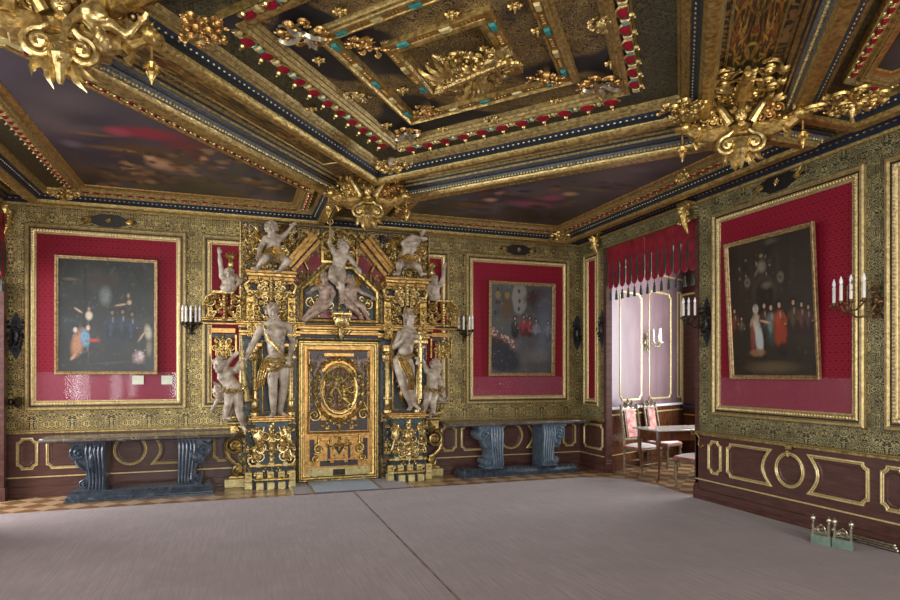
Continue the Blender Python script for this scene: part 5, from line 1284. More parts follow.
def paint3(img, xs, ys):
    for i, c in enumerate(lin((44, 36, 30))): img[..., i] = c
    blobs(img, xs, ys, 50, 8, [(36, 30, 24), (54, 44, 34), (48, 40, 34), (30, 24, 20)], .05, .22)
    for x in (.16, .3, .62, .78): soften(img, xs, ys, x, .75, .03, .3, 0, lin((58, 50, 42)), .8, .5)
    soften(img, xs, ys, .45, .62, .17, .13, 0, lin((60, 50, 42)), .2, .9); soften(img, xs, ys, .45, .58, .12, .13, 0, lin((28, 22, 20)), .2, .9)
    soften(img, xs, ys, .43, .80, .07, .06, 0, lin((122, 112, 98)), .6, .8); soften(img, xs, ys, .43, .88, .03, .02, 0, lin((130, 120, 104)), .6, .8); soften(img, xs, ys, .36, .76, .05, .02, .8, lin((104, 96, 82)), .6, .7)
    for x in (.24, .65): soften(img, xs, ys, x, .70, .05, .05, 0, lin((112, 106, 92)), .5, .7); soften(img, xs, ys, x, .70, .02, .02, 0, lin((66, 58, 50)), .5, .9)
    soften(img, xs, ys, .48, .66, .09, .035, 0, lin((100, 98, 82)), .7, .8); soften(img, xs, ys, .55, .97, .1, .03, 0, lin((84, 80, 68)), .8, .7)
    G = [(.05, .50, .28, (92, 52, 36), 0), (.14, .44, .22, (84, 72, 60), 0), (.33, .49, .34, (168, 150, 130), 1), (.44, .51, .34, (70, 44, 38), 0), (.52, .49, .36, (92, 104, 100), 1), (.62, .50, .38, (152, 66, 42), 0), (.78, .51, .32, (72, 58, 44), 0), (.87, .49, .28, (84, 54, 48), 0), (.94, .47, .26, (74, 50, 48), 0)]
    for x, y, h, c, sk in G: person_p(img, xs, ys, x, y-.02, h, c, (214, 170, 140), (34, 22, 18) if x != .33 else (170, 160, 150))
    soften(img, xs, ys, .36, .27, .06, .14, .1, lin((176, 180, 176)), .4, .9); soften(img, xs, ys, .28, .28, .04, .14, 0, lin((128, 60, 52)), .5, .8); soften(img, xs, ys, .33, .17, .12, .035, 0, lin((132, 96, 66)), .4, .9)
    soften(img, xs, ys, .62, .30, .09, .12, 0, lin((142, 58, 38)), .4, .9); soften(img, xs, ys, .64, .18, .07, .07, 0, lin((30, 26, 26)), .4, .9)
    soften(img, xs, ys, .44, .395, .09, .012, -.2, lin((200, 160, 130)), .6, .8)
    soften(img, xs, ys, .14, .26, .12, .11, 0, lin((40, 36, 32)), .4, .9)
    soften(img, xs, ys, .5, .06, .4, .06, 0, lin((92, 78, 56)), .7, .8)
    r = random.Random(6)
    for i in range(160): soften(img, xs, ys, r.random(), r.random(), r.uniform(.008, .03), r.uniform(.004, .02), r.uniform(-1, 1), lin(r.choice([(70, 58, 44), (30, 24, 20), (88, 76, 58), (52, 44, 36)])), .8, .45)
    for k in range(9): soften(img, xs, ys, .33+.2*math.cos(k*.7), .80+.07*math.sin(k*1.3), .02, .012, k, lin((140, 130, 110)), .7, .6)
    img *= 1.35; grain(img, 3, .2)
def painting(label, loc, rz, w, h, painter, fw, tilt, fm, nx=150):
    t = thing('framed_painting', label, 'painting', loc, rz); t.rotation_euler = (tilt, 0, rz)
    paint_mesh('painted_canvas', CANVAS, t, fw-.005, w-fw+.005, fw-.005, h-fw+.005, nx, int(nx*h/w), painter, lambda x, z: (x, -.012, z))
    m = MB(); sweep(m, rect(0, w, 0, h), [(0, .0), (0, .035), (.006, .04), (fw*.5, .036), (fw*.6, .025), (fw*.85, .022), (fw, .012)], WALLXF); m.build('picture_frame', fm, t)
    m = MB(); m.box(.01, w-.01, -.010, -.002, .01, h-.01); m.build('backing_board', BRONZE, t)
painting('dark painting of robed figures and bright-clothed people, left of the portal', (-2.26, YB-.03, 1.58), 0, 1.22, 1.56, paint1, .045, 0, FRAMEW)
painting('painting of a crowded town square under gabled houses, right of the portal', (3.84, YB-.03, 1.55), 0, 1.21, 1.55, paint2, .055, .02, FRAMEW)
painting('tilted group portrait of nine people in a dark hall, on the right wall', (XR-.03, 5.81, 1.53), -PI/2, 1.19, 1.59, paint3, .05, .06, FRAMEW)
# two pale papers under the first painting
for i, u in enumerate((138, 167)):
    p = onY(u, 380, YB-.03); o = MB(); o.box(-.07, .07, -.003, 0, -.06, .06); tag(o.build('paper_label', simple('paper%d' % i, (.5, .52, .40), (.62, .64, .52), 9, .6), None, loc=p), ('left' if i == 0 else 'right')+' one of two small pale papers on the damask under the religious painting', 'paper')

# =================================================================== SCONCES
def sconce(label, loc, rz, cands, plate=(0, 0), ph=.34, mat=BRONZE, top=True):
    t = thing('candle_sconce', label, 'wall sconce', loc, rz)
    m = MB(); orn(m, 0, 0, .14, ph, 71, -.012, 0, .9, th=.008); m.lathe([(.01, 0), (.055, .006), (.04, .02), (.015, .03), (.02, .05), (.005, .06)], (0, 0, 0), 12, 0, Matrix.Rotation(PI/2, 3, 'X')); mask(m, (0, -.03, .02), .045, 0); m.build('back_plate', mat, t)
    m = MB(); cx = sum(c[0] for c in cands)/len(cands); cy = sum(c[1] for c in cands)/len(cands); cz = min(c[2] for c in cands)-.05
    m.tube([(0, -.03, -.02), (cx*.3, cy*.35, cz-.06), (cx*.7, cy*.7, cz-.07), (cx, cy, cz-.01)], [.012, .010, .010, .014], 7)
    m.lathe([(.006, -.04), (.022, -.02), (.012, 0), (.02, .03), (.008, .05), (.012, .07)], (cx, cy, cz), 10)
    if top:
        m.tube([(cx, cy, cz+.05), (cx, cy, cz+.22)], .006, 6)
        m.tube([(cx+.045*math.cos(a), cy, cz+.25+.055*math.sin(a)) for a in [2*PI*i/16 for i in range(16)]], .006, 5, closed=True)
        for k in (-1, 1): scroll(m, (cx+k*.03, cy, cz+.17), .02, 1.2, .004, 0, k, None, n=5)
    for x, y, z in cands:
        b = Vector((x, y, z)); c0 = Vector((cx, cy, cz)); mid = c0.lerp(b, .55)-Vector((0, 0, .045))
        m.tube([c0, c0.lerp(b, .25)-Vector((0, 0, .03)), mid, c0.lerp(b, .85)-Vector((0, 0, .03)), b-Vector((0, 0, .012))], [.008, .007, .007, .007, .008], 6)
        m.lathe([(.006, -.02), (.014, -.012), (.034, .0), (.036, .006), (.016, .006), (.018, .025)], b, 10)
        for k in range(6): a = k*PI/3; m.ball(b+Vector((.034*math.cos(a), .034*math.sin(a), -.004)), .007, 5)
    m.build('branched_arms', mat, t)
    for x, y, z in cands:
        m = MB(); m.lathe([(.0145, .006), (.0145, .165), (.012, .172), (.006, .176)], (x, y, z), 10); o = m.build('candle', CANDLE, t)
        m = MB(); m.lathe([(.006, .172), (.013, .182), (.016, .20), (.012, .222), (.004, .245), (.001, .25)], (x, y, z), 8); m.build('candle_bulb', BULB, o)
p = onY(192, 324, YB); sconce('dark bronze candle sconce with five short candles, on the strip left of the portal', p, 0, [(-.11, -.13, .0), (-.06, -.20, -.01), (0, -.22, -.01), (.06, -.20, -.01), (.11, -.13, 0)], top=False)
p = onY(465, 332, YB); sconce('dark bronze candle sconce with four candles, on the strip right of the portal', p, 0, [(-.15, -.12, .02), (-.09, -.18, .0), (.0, -.2, .0), (.06, -.18, .01)])
p = onX(878, 302, XR); sx_ = lambda u, o: (p.y-onX(u, 300, XR-o).y, -o)
sconce('bronze candle sconce with four tall candles, reaching out beside the group portrait', p, -PI/2, [(*sx_(834, .26), -.02), (*sx_(841, .30), -.01), (*sx_(851, .26), .0), (*sx_(864, .24), .0)], mat=simple('brown_bronze', (.07, .035, .015), (.2, .11, .045), 25, .4, .6))
p = onX(707, 318, XR); sconce('dark bronze candle sconce at the right edge of the alcove opening', p, -PI/2, [(-.16, -.24, .0), (-.07, -.30, .0), (0, -.28, .0), (.04, -.22, .0)])

# =================================================================== ALCOVE OPENING
JAMB = simple('jamb_wood', (.05, .018, .014), (.10, .04, .032), 5, .35, 0, .1, .002, 5, (1, 1, 5))
def jamb(label, y0, y1, x0=XR-.02, x1=XR+.085):
    t = thing('opening_jamb', label, 'door jamb', ((x0+x1)/2, (y0+y1)/2, 0)); a = (x1-x0)/2; b = (y1-y0)/2
    m = MB(); m.box(-a, a, -b, b, 0, 3.60, c=.004); m.build('post', JAMB, t)
    m = MB(); m.box(-a-.015, a+.015, -b-.015, b+.015, 0, .16, c=.006); m.box(-a-.008, a+.008, -b-.008, b+.008, .16, .2, c=.004); m.build('post_base', JAMB, t)
jamb('dark wooden jamb post on the far side of the alcove opening', 8.46, 8.54)
jamb('dark wooden jamb post on the near side of the alcove opening', 6.39, 6.45)
t = thing('opening_lintel', 'dark gilt-edged lintel beam above the red valance of the alcove opening', 'lintel', (XR, 7.475, 3.60))
m = MB(); m.box(-.06, .08, -1.06, 1.06, 0, .15); m.build('beam', LEATHER_R, t)
m = MB(); m.box(-.09, 0, -1.06, 1.06, .15, .19, c=.006); m.build('gilt_edge', GOLDD, t); m = MB(); m.box(-.075, 0, -1.06, 1.06, -.02, 0, c=.005); m.build('gilt_edge', GOLDD, t)
def valance(label, loc, rz, L, n, ztop, zbot, front=-.0):
    t = thing('lappet_valance', label, 'valance', loc, rz)
    w = L/n; m = MB(); K = 8
    for i in range(n):
        x0 = i*w; c = x0+w/2; hw = w*.40
        pts = [(c-w/2, ztop), (c-w/2, zbot+.42), (c-hw, zbot+.38)]+[(c+hw*math.cos(a), zbot+.06+.06*math.sin(a)) for a in [PI+PI*k/K for k in range(K+1)]]+[(c+hw, zbot+.38), (c+w/2, zbot+.42), (c+w/2, ztop)]
        yy_ = -.012*math.sin(i*1.7)
        nn = len(pts); cols = 4
        m.prism(pts, -.012+yy_*.5, -.004+yy_*.5)
    m.build('red_cloth', RED_CLOTH, t)
    for i in range(n+1):
        x = i*w; m = MB(); m.tube([(x, -.016, zbot+.44), (x, -.022, zbot+.2), (x, -.018, zbot+.05)], [.012, .022, .010], 6, flat=.5); o = m.build('fringe_strip', TASSEL, t)
    for i in range(n):
        c = (i+.5)*w; m = MB(); m.tube([(c, -.01, zbot), (c, -.01, zbot-.05)], .004, 5)
        m.lathe([(.004, -.04), (.014, -.05), (.016, -.065), (.010, -.075), (.018, -.09), (.024, -.18), (.022, -.185)], (c, -.01, zbot), 8); m.build('tassel', TASSEL, t)
valance('crimson valance with rounded lappets and dark tassels hanging in the right alcove opening', (XR+.02, 8.46, 0), -PI/2, 2.01, 13, 3.60, 2.93)
valance('crimson valance with rounded lappets cut off at the left edge of the picture', (XL+.06, 7.52, 0), PI/2, 1.62, 10, 3.60, 2.80)
t = thing('opening_jamb', 'dark wooden jamb post at the extreme left edge of the picture', 'door jamb', (XL, 9.10, 0)); m = MB(); m.box(-.16, .09, -.05, .04, 0, 2.75, c=.004); m.build('post', JAMB, t); m = MB(); m.box(-.17, .105, -.065, .055, 0, .16, c=.006); m.build('post_base', JAMB, t)
# canted wall of the alcove
AD = Vector((BX-AX, BY-AY, 0)).normalized(); AR = math.atan2(AD.y, AD.x)
def onA(u, v):
    r = (u-450)/F; dx = math.cos(TH)*r+math.sin(TH); dy = -math.sin(TH)*r+math.cos(TH)
    # A + t*AD = s*(dx,dy)
    det = AD.x*(-dy)+dx*AD.y; tt = (-AX*(-dy)-dx*AY)/det*1.0
    tt = (AX*dy-AY*dx)/(AD.y*dx-AD.x*dy); s = (AX+tt*AD.x)/dx
    return tt, EYE+(HY-v)*s/F
t = thing('alcove_wall_panelling', 'lilac-brown panelling with gilt outlines on the alcove wall above the two silk chairs', 'wall panelling', (AX, AY, 0), AR)
for u0, u1 in ((619.5, 641.5), (648.5, 671), (677, 681)):
    a, za = onA(u0, 401); b, zb = onA(u1, 401); zt = onA((u0+u1)/2, 292)[1]; 
    gl = MB(); sweep(gl, outline(a, b, 1.13, zt, .07 if u1-u0 > 10 else .01), [(0, .0), (0, .012), (.012, .018), (.026, .010), (.032, 0)], WALLXF); gl.build('gilt_moulding', GILT, t)
W_ = onA(683, 400)[0]
m = MB(); m.box(0, 2.60, -.03, 0, 0, 1.02); m.build('lower_panel_board', WOODT, t)
m = MB(); m.box(0, 2.58, -.05, 0, 1.0, 1.04, 0, c=.006); m.box(0, 2.58, -.04, 0, .90, .925, 1, c=.004); m.box(0, 2.58, -.045, 0, 0, .18, 2, c=.004); m.box(0, 2.58, -.038, 0, .25, .265, 1); m.build('chair_rail', [WHITE, GILT, WOODT], t)
m = MB(); zt = onA(660, 276)[1]; m.box(0, 2.60, -.025, 0, zt, zt+.025); m.build('gilt_top_fillet', GILT, t)
tt, zz = onA(645, 342); P = Vector((AX, AY, 0))+AD*tt; sconce('silvery candle sconce with candles on the lilac alcove panelling', (P.x, P.y, zz), AR, [(-.0, -.16, -.02), (.10, -.22, -.02), (.19, -.2, .0), (.25, -.15, .0)], mat=SILV)
t = thing('alcove_wainscot', 'brown wainscot with a gilt line under the blue-lit window sill in the alcove', 'wall panelling', (BX-.005, BY-.06, 0), -PI/2)
m = MB(); m.box(0, 3.2, -.03, 0, 0, .94); m.build('panel_board', WOODT, t); m = MB(); m.box(0, 3.2, -.04, 0, .80, .825, c=.004); m.build('gilt_fillet', GILT, t)
t = thing('alcove_door_frame', 'dark shutter board with a gilt edge beside the alcove window', 'shutter', (BX-.02, 9.42, 1.02), -PI/2)
m = MB(); m.box(-.25, .45, -.05, .01, 0, 2.05, c=.005); m.build('board', JAMB, t); m = MB(); m.box(-.27, -.24, -.07, .0, 0, 2.08, c=.004); m.box(-.25, .45, -.07, .0, 2.05, 2.09, c=.004); m.build('gilt_edge', GILT, t)

# =================================================================== CHAIRS AND TABLE IN THE ALCOVE
def chair_geo(t):
    W, D, SH = .44, .42, .43
    for sx in (-1, 1):
        m = MB(); x = sx*(W/2-.025)
        m.lathe([(.012, 0), (.022, .02), (.014, .05), (.024, .09), (.017, .12), (.022, .2), (.026, .28), (.016, .31), (.028, .34), (.026, .36)], (x, -D/2+.03, 0), 10); m.box(x-.026, x+.026, -D/2+.004, -D/2+.056, .34, .40, c=.004); m.build('leg', CHAIRG, t)
        m = MB(); m.tube([(x, D/2-.03, 0), (x, D/2-.03, .2), (x, D/2-.03, .42)], [.016, .018, .02], 8); m.build('leg', CHAIRG, t)
        m = MB(); m.tube([(sx*(W/2-.03), D/2-.02, .42), (sx*(W/2-.035), D/2+.01, .7), (sx*(W/2-.04), D/2+.07, 1.05)], [.022, .02, .018], 8); m.ball((sx*(W/2-.04), D/2+.07, 1.07), .022, 8); m.build('back_post', CHAIRG, t)
    m = MB(); m.box(-W/2, W/2, -D/2, D/2, .37, .41, c=.006); m.build('seat_rail', CHAIRG, t)
    m = MB(); m.box(-W/2+.005, W/2-.005, -D/2+.005, D/2-.005, .40, .435, 1, c=.012)
    vs = []; n = 8
    for j in range(n+1):
        for i in range(n+1):
            u, v = i/n*2-1, j/n*2-1; vs.append((u*(W/2-.012), v*(D/2-.012), .432+.045*(1-u**4)*(1-v**4)))
    m.add(vs, [(j*(n+1)+i, j*(n+1)+i+1, (j+1)*(n+1)+i+1, (j+1)*(n+1)+i) for j in range(n) for i in range(n)], 0); m.build('seat_cushion', [SEATW, SEATR], t)
    m = MB()
    for z, x0, x1, y in ((.16, -W/2+.03, W/2-.03, -D/2+.03), (.18, -W/2+.03, W/2-.03, D/2-.03)): m.tube([(x0, y, z), ((x0+x1)/2, y, z), (x1, y, z)], [.010, .016, .010], 7)
    for sx in (-1, 1): m.tube([(sx*(W/2-.025), -D/2+.03, .13), (sx*(W/2-.025), 0, .13), (sx*(W/2-.025), D/2-.03, .13)], [.010, .015, .010], 7)
    m.build('stretcher', CHAIRG, t)
    R = Matrix.Translation((0, D/2+.035, .78)) @ Matrix.Rotation(-.17, 4, 'X')
    m = MB(); m.T = R
    m.box(-W/2+.05, W/2-.05, -.015, .015, -.27, -.235, c=.004); m.box(-W/2+.05, W/2-.05, -.015, .015, .20, .235, c=.004)
    for sx in (-1, 1): m.box(sx*.105-.012, sx*.105+.012, -.02, .014, -.24, .21, c=.004)
    m.build('back_frame', CHAIRG, t)
    m = MB(); m.T = R; m.box(-.095, .095, -.028, .012, -.232, .20, c=.012); m.build('back_cushion', PALER, t)
    m = MB(); m.T = R @ Matrix.Translation((0, 0, .29))
    for s in (-1, 1): scroll(m, (s*.07, 0, .0), .045, 1.5, .011, PI/2, s, (s*.09, -.05), n=6); scroll(m, (s*.15, 0, -.02), .03, 1.3, .009, PI/2, -s, None, n=6); leaf(m, (s*.03, 0, -.03), PI/2+s*-.5, .12, .025)
    m.ball((0, 0, .03), (.035, .02, .04), 8); leaf(m, (0, 0, .04), PI/2, .07, .03); m.build('carved_crest', CHAIRG, t)
def copy_tree(o, parent=None):
    c = o.copy(); COL.objects.link(c); c.parent = parent
    for ch in [x for x in bpy.data.objects if x.parent == o]: copy_tree(ch, c)
    return c
c1 = thing('silk_chair', 'carved chair with faded pink back cushion and silk seat painted window-lit, nearest the alcove jamb', 'chair', (6.10, 8.30, 0), .18, 'carved silk chairs in the alcove'); chair_geo(c1)
c2 = copy_tree(c1); c2.location = (6.86, 8.72, 0); c2.rotation_euler = (0, 0, .35); c2['label'] = 'carved chair with pale back cushion and silk seat painted window-lit, behind the walnut table'
c3 = copy_tree(c1); c3.location = (6.03, 6.98, 0); c3.rotation_euler = (0, 0, -PI/2+.05); c3['label'] = 'chair with red seat painted window-lit on top in front of the walnut table, half hidden'
t = thing('walnut_table', 'walnut table with window glare painted on its top and slender curved legs in the alcove', 'table', (6.55, 7.74, 0), -.04)
m = MB(); m.box(-.80, .80, -.33, .30, .745, .77, c=.008); m.build('tabletop', SEATWAX if False else MARBW, t) if False else m.build('tabletop', simple('glare_pale_top', (.42, .36, .32), (.55, .48, .43), 6, .12, 0, 0), t)  # pale window glare is put into the colour of the top
m = MB(); m.box(-.74, .74, -.27, -.25, .60, .745); m.box(-.74, .74, .22, .24, .60, .745); m.box(-.74, -.72, -.27, .24, .60, .745); m.box(.72, .74, -.27, .24, .60, .745); m.build('apron', WOODT, t)
for sx in (-1, 1):
    for sy in (-1, 1):
        x, y = sx*.715, (-.24 if sy < 0 else .21); m = MB(); m.tube([(x, y, .745), (x+sx*.012, y+sy*.01, .60), (x+sx*.012, y+sy*.01, .45), (x-sx*.01, y, .2), (x-sx*.005, y, .06), (x+sx*.03, y+sy*.02, 0.008)], [.032, .036, .026, .017, .015, .020], 8); m.build('leg', WOODT, t)

# =================================================================== SMALL THINGS
def firedog(label, loc, rz):
    t = thing('fireplace_firedog', label, 'firedog', loc, rz)
    m = MB(); m.box(-.085, .085, -.012, .012, 0, .085, c=.003); m.build('green_base_plate', GREENS, t)
    for s in (-1, 1):
        m = MB(); m.box(s*.068-.009, s*.068+.009, -.009, .009, .08, .19, c=.002); m.lathe([(.010, 0), (.014, .01), (.008, .02), (.022, .03), (.026, .045), (.02, .06), (.006, .068), (.008, .076), (.002, .082)], (s*.068, 0, .19), 10); m.build('ball_topped_post', SILV, t)
    m = MB()
    m.tube([(.035*math.cos(a), 0, .145+.03*math.sin(a)) for a in [2*PI*i/18 for i in range(18)]], .006, 6, closed=True)
    for s in (-1, 1): scroll(m, (s*.016, -.003, .145), .014, 1.4, .004, 0, s, None, n=5); scroll(m, (s*.045, -.003, .13), .014, 1.4, .004, 0, -s, (s*.018, .02), n=5)
    m.ball((0, 0, .182), .009, 6); m.box(-.06, .06, -.005, .005, .105, .113); m.build('pierced_plaque', SILV, t)
    m = MB(); m.box(-.008, .008, .012, .40, .045, .058, c=.002); m.box(-.008, .008, .38, .40, 0, .05, c=.002); m.build('rear_bar', BRONZE, t)
rzf = -PI/2+.28
f1 = onZ(821, 544.5, .010) 
firedog('left one of the two small brass firedogs on green bases by the right wall', f1, rzf)
f2 = f1+Vector((math.cos(rzf)*.185, math.sin(rzf)*.185, 0)); firedog('right one of the two small brass firedogs on green bases by the right wall', f2, rzf)
for i in range(3):
    m = MB(); m.tube([(0, 0, 0), (0, -.55+.03*i, -.012)], .008, 7); m.ball((0, -.55+.03*i, -.012), .014, 7); m.ball((0, 0, 0), .012, 7)
    o = m.build('fire_iron', SILV, None, loc=(5.36+.035*i, 4.36-.02*i, .045+.030*(2-i))); o.rotation_euler = (0, 0, .10)
    tag(o, ('lowest', 'middle', 'topmost')[2-i]+' of three thin brass fire irons lying behind the firedogs at the right wainscot', 'fire iron')
def bracket(label, u, v, h):
    p = onX(u, v, XR-.10); t = thing('cherub_bracket', label, 'carved bracket', (XR-.06, p.y, p.z-h/2), -PI/2)
    m = MB(); m.box(-.09, .09, -.14, 0, h*.86, h*.95, c=.008); orn(m, 0, h*.55, .2, h*.7, 81, -.07, 0, 1.4, th=.012); m.tube([(0, -.02, h*.85), (0, -.12, h*.7), (0, -.08, h*.3), (0, -.03, .0)], [.05, .06, .04, .015], 8); m.build('scrolled_body', GOLD, t)
    m = MB(); mask(m, (0, -.15, h*.64), .075, 0, False); m.build('cherub_face', GOLDY, t)
bracket('gilded cherub bracket over the right end of the crimson valance', 687, 217, .42)
bracket('gilded cherub bracket over the left end of the crimson valance', 597, 243, .36)
t = thing('cherub_bracket', 'gilded cherub bracket in the top left corner over the cut-off valance', 'carved bracket', (XL+.06, 9.12, 3.35), PI/2); m = MB(); orn(m, 0, .2, .16, .36, 82, -.04, 0, 1.2, th=.012); m.tube([(0, -.0, .36), (0, -.06, .28), (0, -.04, .1), (0, -.01, .0)], [.04, .05, .03, .012], 8); m.build('scrolled_body', GOLD, t)
p = onX(706, 440, XR-.05); t = thing('brass_hook', 'S-shaped brass curtain hook on the cap rail at the near end of the right wainscot', 'hook', (XR-.05, 6.30, .66), -PI/2)
m = MB(); m.tube([(-.13, -.04, .20), (-.10, -.06, .16), (-.03, -.05, .18), (.0, -.03, .12), (-.03, -.02, .04), (.02, -.03, 0), (.06, -.03, .03)], [.008]*7, 7); m.ball((-.13, -.04, .205), .013, 7); m.ball((.06, -.03, .03), .012, 7); m.build('hook_curve', GOLD, t)
p = onX(789, 449, XR-.05); t = thing('brass_rail_clip', 'small brass clip on the right wainscot just above the gilt circle', 'clip', (XR-.045, p.y, .80), -PI/2)
m = MB(); m.box(-.03, .03, -.03, 0, -.01, .04, c=.004); m.ball((0, -.03, -.03), .02, 8); leaf(m, (0, -.02, -.02), -PI/2, .07, .02); m.build('clip_body', GOLDD, t)
p = onY(12, 402, YB-.05); t = thing('curtain_tieback_hook', 'dark tieback hook with brush-like end at the far left corner', 'hook', p, 0)
m = MB(); m.tube([(-.14, -.05, .0), (-.04, -.06, .01), (.0, -.04, .0)], .012, 7); m.ball((0, -.05, 0), (.03, .03, .05), 8)
for i in range(7): leaf(m, (.02, -.05, 0), -.9+i*.25, .14, .014)
m.build('hook_body', BRONZE, t)

# =================================================================== GILDED CEILING CARVINGS
DOWN = Matrix(((1, 0, 0, 0), (0, 0, 1, 0), (0, 1, 0, 0), (0, 0, 0, 1)))     # ornament plane turned to face the floor
def rosette(label, u, v, H, r=.07):
    p = onZ(u, v, H); m = MB(); m.T = DOWN
    r *= .8; flower(m, (0, 0, 0), r, petals=7); m.ball((0, -r*.35, 0), r*.3, 8)
    for q in range(6): m.ball((r*.55*math.cos(q*1.05), -r*.25, r*.55*math.sin(q*1.05)), r*.2, 6)
    m.tube([(0, -r*.3, 0), (0, -r*1.1, 0)], [r*.25, r*.1], 6)
    o = m.build('ceiling_rosette', GOLD, None, loc=p); tag(o, label, 'ceiling ornament', 'small gilded ceiling rosettes')
ROS = [(340, 10, 'outer filigree, near the top edge'), (319, 59, 'outer filigree, left edge band'), (312, 108, 'dark border left of the red palmettes'), (387, 124, 'outer filigree, near the back tip'), (443, 128, 'outer filigree just right of the back tip'), (452, 13, 'inner filigree above the crest'), (403, 89, 'inner filigree left of the crest'), (538, 29, 'inner filigree right of the crest'), (611, 62, 'outer filigree, right side'), (556, 100, 'outer filigree, back right side'), (515, 5, 'inner frame at the top edge')]
for u, v, w_ in ROS: rosette('small gilded rosette on the %s of the lozenge' % w_, u, v, 3.90 if 'dark' not in w_ else 3.905, .062)
rosette('small gilded rosette on the dark border of the left triangular coffer', 22, 126, 3.90, .05)
def ceil_clusters(label, name, u, v, H, w_, h_, seed, rz=0, mat=GOLD, drop=.12, white=False):
    p = onZ(u, v, H); t = thing(name, label, 'ceiling ornament', p, rz)
    m = MB(); m.T = DOWN; orn(m, 0, 0, w_, h_, seed, -.02, 0, 1.8, th=.014, depth=.08); orn(m, 0, 0, w_*.6, h_*.7, seed+1, -.08, 0, 1.2, th=.013, depth=.06); m.build('leaf_cluster', mat, t)
    m = MB(); m.lathe([(.005, -drop-.05), (.02, -drop-.03), (.012, -drop), (.035, -drop*.7), (.05, -drop*.4), (.03, 0)], (0, 0, 0), 10)
    if not white: mask(m, (0, -.05, -drop*.5), .05, 0)
    m.build('hanging_drop', GOLDY, t)
    if white: m = MB(); m.ball((0, -.07, -.07), (.05, .035, .05), 10); mask(m, (0, -.08, -.07), .04, 0, False); m.build('pale_face', STONE, t)
ceil_clusters('gilded leaf cluster at the back left corner of the battle-painting coffer', 'leaf_boss', 64, 187, 3.80, .26, .26, 91)
ceil_clusters('gilded leaf cluster in the back right corner of the ceiling', 'leaf_boss', 561, 232, 3.80, .24, .24, 92)
ceil_clusters('gilded leaf boss with a small pale face at the back tip of the lozenge coffer', 'leaf_boss', 391, 158, 3.80, .34, .26, 93, white=True)
ceil_clusters('gilded leaf boss inside the right corner of the lozenge coffer', 'leaf_boss', 683, 100, 3.80, .30, .34, 94)
ceil_clusters('gilded leaf boss inside the left corner of the lozenge coffer', 'leaf_boss', 203, 18, 3.82, .26, .30, 95, mat=GOLDO)
ceil_clusters('large gilded leaf boss in the corner of the near right coffer', 'leaf_boss', 852, 92, 3.78, .44, .40, 96, drop=.2)
ceil_clusters('small gilded leaf drop on the red palmette edge left of the right hanging boss', 'leaf_boss', 683, 171, 3.75, .10, .10, 97, drop=.08)
for u, v, w_, s in ((303, 30, 'left', 1.0), (408, 131, 'back', .8), (600, 82, 'right', 1.0)):
    p = onZ(u, v, 3.89); a = {'left': PI, 'back': PI/2, 'right': 0}[w_]
    t = thing('corner_cartouche', 'silvery and orange cartouche in the %s corner of the outer filigree' % w_, 'ceiling ornament', p, a-PI/2)
    m = MB(); m.T = DOWN; orn(m, 0, 0, .30*s, .34*s, 101, -.01, 0, 1.2, th=.010); m.build('orange_scrolls', GOLDO, t)
    m = MB(); m.T = DOWN
    for k in (-1, 1): leaf(m, (k*.02, -.03, 0), PI/2-k*.5, .16*s, .03); leaf(m, (k*.02, -.03, 0), -PI/2+k*.4, .14*s, .03); m.tube([(k*.05, -.03, .02), (k*.09, -.03, .1), (k*.05, -.03, .16)], .009, 6)
    m.build('silvery_strapwork', SILV, t)
for u, v, w_ in ((370, 42, 'left'), (427, 108, 'back'), (543, 75, 'right')):
    p = onZ(u, v, 3.89); a = {'left': PI, 'back': PI/2, 'right': 0}[w_]; t = thing('inner_corner_cartouche', 'small gilded pot cartouche in the %s corner of the inner filigree' % w_, 'ceiling ornament', p, a-PI/2)
    m = MB(); m.T = DOWN; orn(m, 0, .02, .20, .30, 103, -.01, 0, 1.1, th=.009); m.lathe([(.03, -.01), (.05, .03), (.02, .06)], (0, 0, 0), 10); m.build('carved_pot', GOLDO, t)
for u, v, w_ in ((357, 93, 'left side'), (495, 117, 'back side'), (602, 20, 'right side')):
    p = onZ(u, v, 3.90); t = thing('filigree_mount', 'gilded jewelled mount midway on the %s of the outer filigree' % w_, 'ceiling ornament', p, .4)
    m = MB(); m.T = DOWN; orn(m, 0, 0, .16, .16, 105, -.01, 0, .9, th=.009); m.ball((0, -.03, 0), (.05, .03, .035), 8); m.build('mount_scrolls', GOLDY, t)
# crest in the middle of the lozenge
p = onZ(474, 58, 3.90); t = thing('heraldic_crest', 'large gilded sculptural crest with wings in the centre of the lozenge coffer', 'ceiling ornament', p, .5)
m = MB(); m.T = DOWN
orn(m, 0, .0, .40, .66, 111, -.03, 0, 3.0, th=.013, depth=.1); orn(m, 0, .05, .66, .3, 112, -.03, 0, 1.6, th=.013, depth=.08)
for k in (-1, 1):
    for q in range(6): leaf(m, (k*.05, -.06, .05), PI/2-k*(.7+q*.24), .34-.025*q, .035, .3)
m.build('scroll_mantling', GOLD, t)
m = MB(); m.T = DOWN; mask(m, (0, -.12, .14), .07, 0); m.ball((0, -.07, 0), (.09, .06, .13), 12); m.ball((0, -.1, -.2), (.06, .05, .08), 8); scroll(m, (.1, -.08, -.12), .06, 1.5, .016, 0, 1); scroll(m, (-.1, -.08, -.12), .06, 1.5, .016, PI, -1); [m.tube([(a*.05, -.07, b*.05), (a*.2, -.10, b*.22+.02), (a*.33, -.07, b*.36)], [.035, .05, .012], 8) for a, b in ((.2, 1), (1, .25), (-1, .3), (-.2, -1))]; m.build('crest_body', GOLDY, t)
